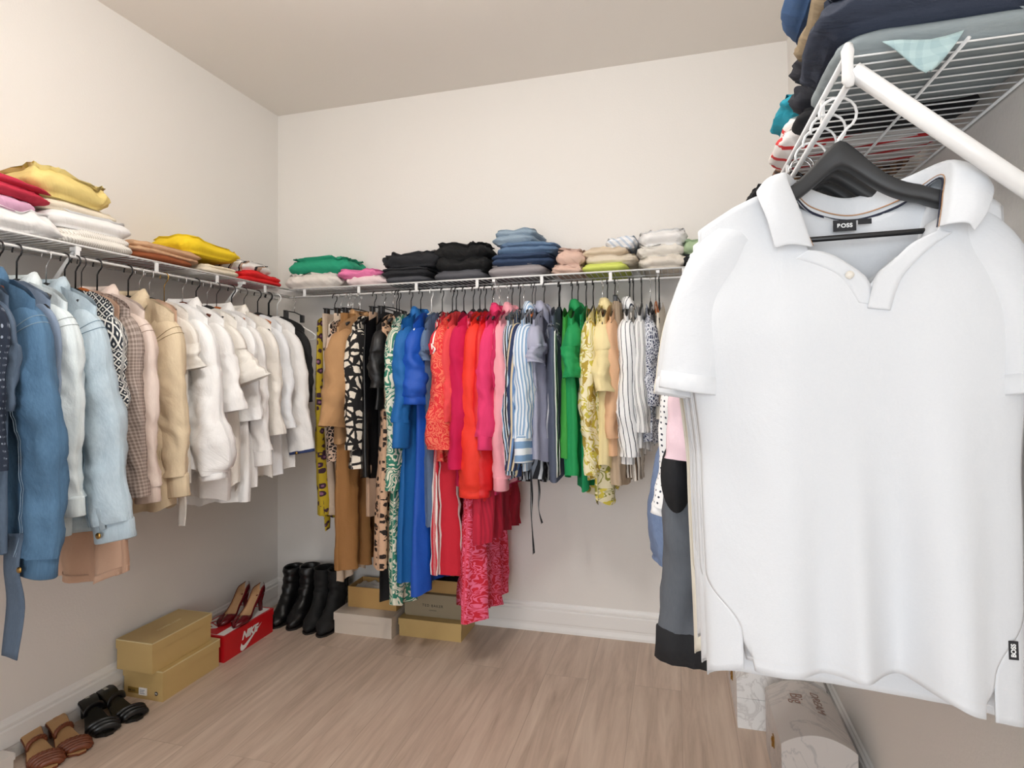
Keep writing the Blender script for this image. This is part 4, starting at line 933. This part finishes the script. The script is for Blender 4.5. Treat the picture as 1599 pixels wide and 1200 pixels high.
folded('jeans', 'charcoal folded jeans under the bulky black ones', 'jeans', 'B', -1.105, -.845, Z0, 1.735, C('charcoal_denim', '#4a4a4e', 'denim', '#606066'), 1, .12, d=.27)
folded('jeans', 'bulky crumpled black jeans left of the blue jeans pile', 'jeans', 'B', -1.105, -.825, 1.737, 1.862, M('jet_black', '#0e0f11', wr=.9), 3, .35)
folded('sweatshirt', 'thick grey folded sweatshirt under the blue jeans', 'sweatshirt', 'B', -.82, -.54, Z0, 1.748, M('mouse_grey', '#9a9496'), 1, .1, d=.28)
folded('jeans', 'dark indigo folded jeans on the grey sweatshirt', 'jeans', 'B', -.805, -.51, 1.75, 1.80, C('indigo_denim', '#1e2c45', 'denim', '#3a4f70'), 2, .2, d=.27)
folded('jeans', 'mid blue folded jeans second from the top of the jeans pile', 'jeans', 'B', -.79, -.50, 1.802, 1.85, C('mid_blue_denim', '#41597a', 'denim', '#6f8aa8'), 2, .25, rot=.05)
folded('jeans', 'faded blue folded jeans topping the jeans pile', 'jeans', 'B', -.79, -.59, 1.852, 1.915, C('faded_denim', '#6f8599', 'denim', '#9fb1c0'), 2, .25, rot=-.1)
folded('blouse', 'crumpled blush pink blouse right of the jeans pile', 'blouse', 'B', -.515, -.385, Z0, 1.79, M('blush_crumple', '#d9b8a8', wr=.9), 3, .4)
folded('tee_shirt', 'lime yellow folded top peeping out under cream clothes', 'top', 'B', -.378, -.175, Z0, 1.728, M('lime', '#d4de6c'), 1, .1, d=.28)
folded('blouse', 'folded cream blouse above the lime yellow top', 'blouse', 'B', -.38, -.165, 1.73, 1.765, M('oat', '#ddd0bb'), 2, .3, d=.27)
folded('blouse', 'folded beige blouse topping the cream and lime pile', 'blouse', 'B', -.37, -.17, 1.767, 1.80, M('beige_top', '#d8c6ae'), 2, .35)
folded('shirt', 'folded white and pale blue shirt between the beige and cream piles', 'shirt', 'B', -.29, -.165, 1.802, 1.835, C('pale_blue_stripe2', '#eef0f4', 'stripe', stops=[(0, '#f1f2f4'), (.6, '#c9d4e2')], period=.03), 2, .4)
folded('blouse', 'crumpled cream blouse at the bottom of the last white pile', 'blouse', 'B', -.155, .045, Z0, 1.75, M('cream_crumple', '#e8dfd2', wr=.9), 2, .4, d=.27)
folded('blouse', 'folded off white blouse in the middle of the last white pile', 'blouse', 'B', -.15, .05, 1.752, 1.795, M('offwhite_crumple', '#eae4da', wr=.9), 2, .4)
folded('tee_shirt', 'folded bright white top on the last white pile', 'top', 'B', -.15, .045, 1.797, 1.845, wht, 2, .4)
folded('tee_shirt', 'sage green folded top at the right end of the back shelf', 'top', 'B', .06, .16, 1.745, 1.80, M('sage', '#a9bf9a'), 2, .3)
folded('tee_shirt', 'small black folded top beneath the sage green top', 'top', 'B', .06, .16, Z0, 1.743, M('black_fold', '#1c1c1f'), 1, .3)
# right shelf
folded('sweatshirt', 'pale grey folded sweatshirt at the near end of the right shelf', 'sweatshirt', 'R', .90, 1.13, Z0, 1.725, M('steel_grey', '#8e989b'), 1, .08, d=.285, over=.004)
folded('trousers', 'slate navy trousers folded over the near end of the right shelf', 'trousers', 'R', .865, 1.12, 1.727, 1.775, M('slate_navy', '#2a3243', wr=.8), 2, .3, d=.29, over=.012)
folded('trousers', 'khaki trousers folded above the slate navy pair', 'trousers', 'R', .89, 1.16, 1.777, 1.845, M('khaki_twill', '#8b7a60', wr=.8), 2, .3, d=.30, over=.018)
folded('jeans', 'dark blue jeans topping the pile at the near end of the right shelf', 'jeans', 'R', .93, 1.22, 1.847, 1.93, C('deep_blue_denim', '#1c3558', 'denim', '#365a86'), 2, .3, d=.28, over=.014)
folded('studded_top', 'crumpled black and grey studded garment beside the blue jeans', 'top', 'R', 1.17, 1.235, 1.727, 1.84, M('charcoal_crumple', '#25262e', wr=.9), 3, .4, over=.016)
folded('shorts', 'black folded shorts under the studded garment on the right shelf', 'shorts', 'R', 1.145, 1.225, Z0, 1.725, M('black_shorts', '#141519'), 1, .1, d=.285)
folded('tee_shirt', 'turquoise folded top peeping out above the red and white striped towel', 'top', 'R', 1.24, 1.42, 1.765, 1.80, M('turquoise', '#1a8fa4', wr=.8), 2, .4, over=.022)
mrw = C('red_white_towel', '#ece6e2', 'stripe', stops=[(0, '#ebe5e1'), (.62, '#d63a3a'), (.85, '#ebe5e1')], period=.06, rot=.3)
folded('towel', 'white towel with red stripes rolled on the right shelf', 'towel', 'R', 1.235, 1.43, Z0, 1.763, mrw, 2, .25, d=.285, over=.012)
folded('shirt', 'brown plaid folded shirt against the wall on the right shelf', 'shirt', 'R', 1.435, 1.60, Z0, 1.74, C('brown_plaid', '#a57b58', 'check', '#3b2a25', period=.03), 1, .1, d=.27)
folded('tee_shirt', 'navy and white striped folded top on the right shelf', 'top', 'R', 1.61, 1.80, Z0, 1.75, C('navy_white_stripe', '#1c2244', 'stripe', stops=[(0, '#1c2244'), (.7, '#e6e6ea')], period=.03), 2, .2)
folded('trousers', 'navy folded trousers farther along the right shelf', 'trousers', 'R', 1.85, 2.13, Z0, 1.76, M('deep_navy', '#1a2038'), 2, .25, over=.015)
folded('tee_shirt', 'black folded top on the navy trousers of the right shelf', 'top', 'R', 1.86, 2.12, 1.762, 1.80, M('soft_black', '#17181c'), 2, .35, over=.012)
folded('tee_shirt', 'royal blue folded top at the far end of the right shelf', 'top', 'R', 2.17, 2.42, Z0, 1.765, M('royal_fold', '#1f3a86'), 2, .25, over=.012)
# pale aqua cloth corner hanging below the near end of the deck
k = MB(); rows = []
for j in range(9):
    t = j/8; w = .045*(1-t)**.8+.002
    rows.append([(.325+s*w+.006*t, .882+.004*math.sin(s*3+t*4), ZT-.004-.042*t+.006*abs(s)*(1-t)) for s in (-1, -.6, -.2, .2, .6, 1)])
k.grid(rows); o = k.build('handkerchief', C('pale_aqua', '#b5cdce', 'check', '#a2bcc0', period=.02), None, True); solid(o, .002)
tag(o, 'pale aqua cloth corner hanging under the near end of the right shelf', 'handkerchief')

# ------------------------------------------------------------------ boxes
def shoebox(label, x0, x1, y0, y1, z0, h, mat, lidmat=None, lidh=.035, lid=True, edge=None, extra=None, name='shoe_box', tissue=None):
    e = empty(name, ((x0+x1)/2, (y0+y1)/2, z0), 0, label, 'box'); w, d = (x1-x0)/2, (y1-y0)/2; g = .003 if lid else 0; t = .0025
    k = MB(); k.box((-w+g, -d+g, 0), (w-g, d-g, t)); top = h-(.002 if lid else 0)
    for a, b in (((-w+g, -d+g), (w-g, -d+g+t)), ((-w+g, d-g-t), (w-g, d-g)), ((-w+g, -d+g+t), (-w+g+t, d-g-t)), ((w-g-t, -d+g+t), (w-g, d-g-t))): k.box((a[0], a[1], t), (b[0], b[1], top))
    k.build('box_body', mat, e)
    if lid:
        k = MB(); k.box((-w, -d, h-.002), (w, d, h+.0006))
        for a, b in (((-w, -d), (w, -d+.0022)), ((-w, d-.0022), (w, d)), ((-w, -d+.0022), (-w+.0022, d-.0022)), ((w-.0022, -d+.0022), (w, d-.0022))): k.box((a[0], a[1], h-lidh), (b[0], b[1], h-.002))
        lo = k.build('lid', lidmat or mat, e)
        if edge:
            k = MB()
            for a, b in (((-w-.0006, -d-.0006), (w+.0006, -d+.0022)), ((w-.0022, -d), (w+.0006, d)), ((-w, d-.002), (w, d+.0006)), ((-w-.0006, -d), (-w+.002, d))): k.box((a[0], a[1], h-.0025), (b[0], b[1], h+.0012))
            k.build('lid_edge', edge, lo)
    elif tissue:
        k = MB(); rnd = random.Random(3); rows = [[(lerp(-w+.006, w-.006, i/14), lerp(-d+.006, d-.006, j/10), h*.78+.02*mn.noise(Vector((i*.6, j*.6, 2)))) for i in range(15)] for j in range(11)]
        k.grid(rows); k.build('tissue_paper', tissue, e, True)
    if extra: extra(e, w, d, h)
    return e
gold = plain('gold_card', '#c8ab72', .45, .1); goldl = plain('pale_gold_edge', '#dccb9c', .5); kraft = plain('kraft_card', '#b9935a', .6); creamc = plain('cream_card', '#cfc3b6', .6)
redc = plain('red_card', '#c4101a', .45); whc = plain('white_print', '#e9e6e2', .6); taupec = plain('taupe_card', '#968a72', .6); inkm = plain('dark_ink', '#2a241d', .6); tiss = plain('tissue', '#e6e0d8', .8)
def mk_low(e, w, d, h):
    k = MB(); k.box((-.015, -d-.0035, .018), (.022, -d-.0028 + .003, .045)); s = k.build('price_label', whc, e)
    for i in range(3):
        k = MB(); k.box((-.010, -d-.0042, .024+i*.006), (.014-.005*(i % 2), -d-.0034, .0262+i*.006)); k.build('label_print', plain('grey_print', '#8a8c92', .6), s)
    k = MB(); k.tube([(.064, -d+.0035, .028), (.064, -d+.002, .028)], .008, 20); lg = k.build('round_logo', inkm, e, True)
    text('MK', .008, whc, 'logo_lettering', lg, frame((.064, -d+.0017, .028), (1, 0, 0), (0, -1, 0)))
    k = MB(); k.box((-.075, -d+.0022, .018), (-.022, -d+.004, .04)); pr = k.build('printed_band', plain('ochre_print', '#8a6c2c', .6), e)
    text('MK 6.5', .012, inkm, 'size_print', pr, frame((-.055, -d+.002, .028), (1, 0, 0), (0, -1, 0)))
shoebox('lower gold shoe box with a white price label on its end', -2.128, -1.932, 1.868, 2.165, 0, .115, gold, edge=goldl, extra=mk_low)
shoebox('upper gold shoe box with faint lettering on the lid', -2.135, -1.957, 1.842, 2.145, .1162, .115, gold, edge=goldl,
        extra=lambda e, w, d, h: text('MICHAEL KORS', .017, goldl, 'lid_lettering', e, frame((.005, .01, h+.0009), (0, 1, 0), (0, 0, 1))))
def nike(e, w, d, h):
    k = MB(); k.box((-w+.012, -d+.012, h+.0006), (w-.012, d-.012, h+.0018)); lp = k.build('lid_panel', whc, e)
    k = MB(); P = [(-w*.75+.02*0, 0)]; pts = [(.085*math.cos(a)*.85-.005, -d*.55+.11*math.sin(a)) for a in [2*PI*i/36 for i in range(36)]]
    pts = [(max(-w+.013, min(w-.05, x)), max(-d+.013, y)) for x, y in pts]; k.prism(pts, h+.0018, h+.0026); rp = k.build('lid_patch', redc, lp)
    text('NIKE', .085, whc, 'lid_lettering', rp, frame((-.02, -.055, h+.003), (.25, 1, 0), (0, 0, 1)), bold=.003, shear=.2)
    text('NIKE', .046, whc, 'side_lettering', e, frame((w+.0004, -.005, h*.60), (0, 1, 0), (1, 0, 0)), bold=.002, shear=.35)
    S_ = [(-.058, .040), (-.066, .024), (-.064, .010), (-.052, .004), (-.030, .010), (.078, .082), (-.020, .034), (-.040, .026), (-.052, .028)]
    k = MB(); n = len(S_); k.add([(w+.0004, y, z) for y, z in S_]+[(w+.001, y, z) for y, z in S_], [tuple(range(n)), tuple(range(n, 2*n))[::-1]]+[(i, (i+1) % n, n+(i+1) % n, n+i) for i in range(n)]); k.build('side_emblem', whc, e)
shoebox('bright red shoe box with a white tick emblem, under the burgundy pumps', -2.125, -1.928, 2.185, 2.515, 0, .113, redc, extra=nike, lidh=.03)
shoebox('cream grey shoe box on the floor below the leopard print dress', -1.63, -1.318, 2.573, 2.775, 0, .098, creamc)
shoebox('open kraft box with tissue inside, standing on the cream grey shoe box', -1.60, -1.335, 2.655, 2.80, .0992, .10, kraft, lid=False, tissue=tiss)
shoebox('large gold shoe box on the floor below the pink squiggle print dress', -1.308, -.985, 2.622, 2.825, 0, .083, gold, edge=None, lidh=.03)
shoebox('taupe shoe box with small lettering, on the large gold shoe box', -1.295, -1.0, 2.665, 2.82, .0842, .108, taupec,
        extra=lambda e, w, d, h: (text('TED BAKER', .017, inkm, 'box_lettering', e, frame((.0, -d-.0004, h*.5), (1, 0, 0), (0, -1, 0)), space=1.3), text('LONDON', .007, inkm, 'box_lettering', e, frame((0, -d-.0004, h*.30), (1, 0, 0), (0, -1, 0)), space=1.4)), lidh=.1)
shoebox('small open kraft box on top of the taupe shoe box', -1.22, -1.02, 2.69, 2.81, .1935, .06, kraft, lid=False, tissue=plain('dark_filling', '#3a2d24', .8))
# white slim box at the left edge
shoebox('low white box cut off by the bottom left corner of the photo', -2.135, -2.078, 1.05, 1.44, 0, .05, plain('white_card', '#e2dcd6', .6), lidh=.02)

# ------------------------------------------------------------------ marble pattern chests
def marble(name, base, vein='#aeaaa8'):
    q = NT(name, .4); v = q.uv(src='Object'); n1 = q.noise(v, 5, 5, .6, 1.5)
    vn = q.math('ABSOLUTE', q.math('SUBTRACT', n1, .5)); f = q.add('ShaderNodeMapRange', {0: vn, 1: 0., 2: .03}).outputs[0]
    c = q.mix(f, srgb(vein), srgb(base)); c = q.mix(q.math('MULTIPLY', q.noise(v, 3, 3), .35), c, srgb('#c3bfbd')); q.color(c); return q.m
def chest(label, x0, x1, y0, y1, hs, rise, mat, writing=False):
    e = empty('keepsake_box', ((x0+x1)/2, (y0+y1)/2, 0), 0, label, 'box'); w, d = (x1-x0)/2, (y1-y0)/2
    k = MB(); k.box((-w, -d, 0), (w, d, hs*.62)); bevel(k.build('box_body', mat, e), .0015)
    n = 24; arc = [(-w+2*w*i/n, hs+rise*math.sin(PI*i/n)**.85) for i in range(n+1)]; prof = [(w, hs*.62+.001), (-w, hs*.62+.001)]+arc
    k = MB(); N = len(prof); k.add([(x, -d, z) for x, z in prof]+[(x, d, z) for x, z in prof], [tuple(range(N)), tuple(range(N, 2*N))[::-1]]+[(i, N+i, N+(i+1) % N, (i+1) % N) for i in range(N)])
    lo = k.build('lid', mat, e); bevel(lo, .001, 1)
    k = MB()
    k.box((-w-.003, -.028, hs*.62-.016), (-w, -.008, hs*.62+.018)); k.tube([(-w-.004, -.030, hs*.62), (-w-.004, -.006, hs*.62)], .0035, 8); k.tube([(-w-.004, -.018, hs*.62-.016), (-w-.004, -.018, hs*.62+.014)], .003, 8)
    k.build('clasp', M_brass, e)
    if writing:
        rg = plain('rose_gold_print', '#8d6a5c', .4)
        def onarc(x): i = (x+w)/(2*w); return hs+rise*math.sin(PI*i)**.85
        for body, x, y, sz, sh in (('DREAM', .035, .03, .036, 0), ('Big', -.022, .045, .05, .35)):
            z = onarc(x); sl = (onarc(x+.01)-onarc(x-.01))/.02; nrm = Vector((-sl, 0, 1)).normalized()
            text(body, sz, rg, 'lid_lettering', lo, frame(Vector((x, y, z))+nrm*.0012, (0, -1, 0), nrm), depth=.0003, shear=sh, bold=-.0004)
    return e
mb1, mb2 = marble('marble_print', '#cbc4bf'), marble('white_marble_print', '#efeeed', '#d2d0cf')
chest('marble patterned keepsake box with DREAM Big on its domed lid', .270, .466, 1.845, 2.155, .195, .036, mb1, True)
chest('whiter marble patterned keepsake box standing behind the lettered one', .188, .475, 2.242, 2.60, .168, .05, mb2)

# ------------------------------------------------------------------ shoes
def outline(Ls, wt, wb, wh, n=40):
    """half widths along a sole of length Ls: toe at x=Ls, heel at 0"""
    out = []
    for i in range(n+1):
        t = i/n; a = interp((0, .12, .38, .72, .9, 1), (wh*.55, wh, wb, wt, wt*.78, wt*.25), t)
        if t < .06: a *= math.sqrt(max(0, 1-((.06-t)/.06)**2))*.6+.4
        out.append((t*Ls, a))
    return out
def sandal(label, heel, toe, sole, insole, strap, heelh=.045, braid=True, stub=False):
    heel, toe = Vector(heel), Vector(toe); dr = toe-heel; Ls = .245; rz = math.atan2(dr.y, dr.x)
    e = empty('sandal', (heel.x, heel.y, 0), rz, label, 'sandal'); out = outline(Ls, .043, .027, .031)
    zf = lambda x: .009+heelh*(1-sstep(.15, .68, x/Ls))
    def slabm(o0, o1, g, nm, mt):
        k = MB(); rows = []
        for x, a in out:
            z = zf(x); c = -.004*math.sin(PI*x/Ls); rows.append([(x, c-a*g, z+o0), (x, c-a*g, z+o1), (x, c-a*g*.5, z+o1), (x, c+a*g*.5, z+o1), (x, c+a*g, z+o1), (x, c+a*g, z+o0)])
        k.grid(rows, closed=True); n = len(rows)*6; k.f += [tuple(range(6))[::-1], tuple(range(n-6, n))]; return k.build(nm, mt, e)
    slabm(-.007, .0, 1.05, 'sole', sole); slabm(.0002, .003, .98, 'insole', insole)
    k = MB(); k.prism([(x, y) for x, y in ((.004, -.022), (.05, -.024), (.05, .024), (.004, .022))], 0, heelh+.002); bevel(k.build('heel', sole, e), .004)
    def arch(x, wv, hgt, ny, nm, twist=0, r=.006, w2=.0):
        a = interp([q[0] for q in out], [q[1] for q in out], x)*1.02; P = []
        for i in range(17):
            t = i/16; s = math.cos(PI*t); P.append((x+wv*math.sin(PI*t)+w2*s+(.004*math.sin(t*22+ny) if twist else 0), -a*s*-1-.003, zf(x)+max(-.004, hgt*math.sin(PI*t)**.7)+(.003*math.cos(t*22+ny) if twist else 0)))
        k = MB(); k.tube(P, r if not isinstance(r, tuple) else [r]*17, 10, flat=(1, 0, 0)); return k.build(nm, strap, e, True)
    if braid:
        for j in range(3): arch(.104, 0, .024, j*2.1, 'instep_strap', True, .0052, -.008)
        for j, x in enumerate((.196, .208, .220, .230)): arch(x, .002, .022-.003*j, 0, 'toe_strap', False, (.009, .0035), .010)
        for j in range(3): arch(.184, 0, .026, j*2.1, 'toe_braid', True, .005, .010)
    else:
        arch(.104, 0, .028, 0, 'instep_strap', False, (.011, .004), -.006)
        for j, x in enumerate((.192, .208, .224)): arch(x, .002, .026-.004*j, 0, 'toe_strap', False, (.012, .0045), .01)
    k = MB(); k.box((.022, -.009, zf(.03)+.0035), (.042, .005, zf(.03)+.0042)); k.build('insole_mark', plain('silver_print', '#a9a59a', .4) if not braid else insole, e)
    return e
tanL = plain('cognac_leather', '#6e371c', .38); tanI = plain('tan_insole', '#b38c60', .55); blkL = plain('black_leather_shoe', '#0c0c0d', .3); blkI = plain('black_insole', '#15140f', .35)
def fl(px, py, z): return at(px, py, 'z', z)
sandal('tan braided strap sandal nearest the left edge of the photo', fl(42, 1136, .055), fl(88, 1196, .02), tanL, tanI, tanL)
sandal('tan braided strap sandal beside the black sandals', fl(82, 1118, .055), fl(135, 1174, .02), tanL, tanI, tanL)
sandal('black heeled sandal beside the tan pair', fl(132, 1090, .055), fl(178, 1146, .02), blkL, blkI, blkL, .055, False)
sandal('black heeled sandal nearest the gold shoe boxes', fl(158, 1078, .055), fl(212, 1114, .02), blkL, blkI, blkL, .055, False)

def loft_shoe(k, secs, n=28, opening=None):
    """secs: (x, z_bottom, z_top, halfwidth, open) ; open>0 leaves the top open"""
    rows = []
    for x, zb, zt, w, op in secs:
        row = []
        a0 = PI/2+op; a1 = PI/2+2*PI-op
        for i in range(n+1):
            a = a0+(a1-a0)*i/n; c, s = math.cos(a), math.sin(a); c = math.copysign(abs(c)**.75, c); s = math.copysign(abs(s)**.8, s)
            row.append((x, w*c*(1-.12*max(0, s)), (zb+zt)/2+(zt-zb)/2*s))
        rows.append(row)
    k.grid(rows)
burg = plain('burgundy_patent', '#5e0d16', .18); nude = plain('nude_lining', '#c39a72', .6)
def pump(label, loc, rz):
    e = empty('pump', loc, rz, label, 'shoe'); zf = lambda x: .004+.072*(1-sstep(.10, .72, x/.225))
    secs = []
    for i in range(29):
        t = i/28; x = t*.225; w = interp((0, .05, .2, .42, .72, .88, .97, 1), (.014, .022, .027, .025, .036, .029, .014, .002), t); zb = zf(x)-.001
        zt = zb+interp((0, .15, .4, .62, .72, .85, .97, 1), (.058, .055, .034, .028, .034, .026, .014, .006), t); op = interp((0, .04, .62, .70, .74, 1), (.55, .95, 1.15, .8, .06, .001), t)
        secs.append((x, zb, zt, w, op))
    k = MB(); loft_shoe(k, secs); o = k.build('upper', burg, e, True); solid(o, .0022)
    k = MB(); rows = []
    for x, zb, zt, w, op in secs[:24]: rows.append([(x+.002, -w*.86, zb+.008), (x+.002, -w*.5, zb+.004), (x+.002, 0, zb+.0035), (x+.002, w*.5, zb+.004), (x+.002, w*.86, zb+.008)])
    k.grid(rows); solid(k.build('insole', nude, e, True), .001)
    k = MB(); loft_shoe(k, [(x+.0028, zb+.004, zt-.002, max(.002, w-.0035), op+.02) for x, zb, zt, w, op in secs[:19]]); k.build('lining', nude, e, True)
    k = MB(); k.tube([(.020, 0, zf(.02)+.004), (.018, 0, .045), (.012, 0, .0)], [(.022, .020), (.011, .012), (.009, .010)], 14); k.build('heel', burg, e, True)
    return e
pump('burgundy patent pump on the red box, the one nearer the wall', (-2.055, 2.482, .1162), -PI/2+.14)
pump('burgundy patent pump on the red box, the one nearer the room', (-1.972, 2.486, .1162), -PI/2+.12)
bsu = plain('black_suede', '#0b0b0c', .75); bsl = plain('black_smooth_boot', '#0d0d0e', .4)
def boot(label, loc, rz, mat, h=.25, seed=1):
    e = empty('ankle_boot', loc, rz, label, 'boot'); zf = lambda x: .006+.045*(1-sstep(.12, .6, x/.25)); rnd = random.Random(seed); off = Vector((seed*3.7, 0, 0))
    P = [(0.245, 0, .018), (.225, 0, .026), (.19, 0, .038), (.15, 0, .058), (.105, 0, .085), (.068, 0, .12), (.052, 0, .16), (.048, 0, .20), (.046, 0, h)]
    Rr = [(.008, .010), (.030, .019), (.041, .030), (.037, .040), (.036, .052), (.040, .060), (.043, .060), (.045, .058), (.048, .062)]
    Q = spline(P, 4); n = len(Q); rows = []
    for i, p in enumerate(Q):
        t = i/(n-1)*8; i0 = min(7, int(t)); f = t-i0; w = lerp(Rr[i0][0], Rr[i0+1][0], f); hh = lerp(Rr[i0][1], Rr[i0+1][1], f)
        T_ = (Q[min(i+1, n-1)]-Q[max(i-1, 0)]).normalized(); X = Vector((0, 1, 0)); Y = T_.cross(X).normalized()
        row = []
        for a in range(28):
            th = 2*PI*a/28; q = p+X*w*math.cos(th)+Y*hh*math.sin(th); q.z = max(q.z, zf(q.x)) if t < 5.5 else q.z
            q += (X*math.cos(th)+Y*math.sin(th))*(.007*mn.noise(q*28+off)+.003*math.sin(q.z*150+math.sin(th)*2)*(t > 4)); row.append(tuple(q))
        rows.append(row)
    k = MB(); k.grid(rows, closed=True); k.f.append(tuple(range(28))[::-1]); o = k.build('upper', mat, e, True); solid(o, .003)
    k = MB(); rws = []
    for i in range(25):
        t = i/24; x = .0+t*.252; w = interp((0, .1, .4, .75, .93, 1), (.020, .033, .030, .043, .030, .006), t); z = zf(x)-.006; rws.append([(x, -w, z), (x, -w, z+.008), (x, w, z+.008), (x, w, z)])
    k.grid(rws, closed=True); k.f += [(3, 2, 1, 0), (96, 97, 98, 99)]; k.build('sole', plain('boot_sole', '#1a1614', .5), e)
    k = MB(); k.box((.004, -.027, 0), (.058, .027, .046)); bevel(k.build('heel', plain('boot_sole', '#1a1614'), e), .006)
    k = MB(); k.box((.040, .046, .15), (.062, .050, .21)); k.build('side_zip', M_black, e)
    return e
boot('black leather ankle boot nearest the left wall', (-1.985, 2.785, 0), -PI/2+.15, bsl, .245, 1)
boot('black leather ankle boot second from the left wall', (-1.885, 2.785, 0), -PI/2+.12, bsl, .255, 2)
boot('black suede ankle boot second from the cream grey box', (-1.785, 2.765, 0), -PI/2+.16, bsu, .26, 3)
boot('black suede ankle boot next to the cream grey box', (-1.690, 2.755, 0), -PI/2+.10, bsu, .265, 4)
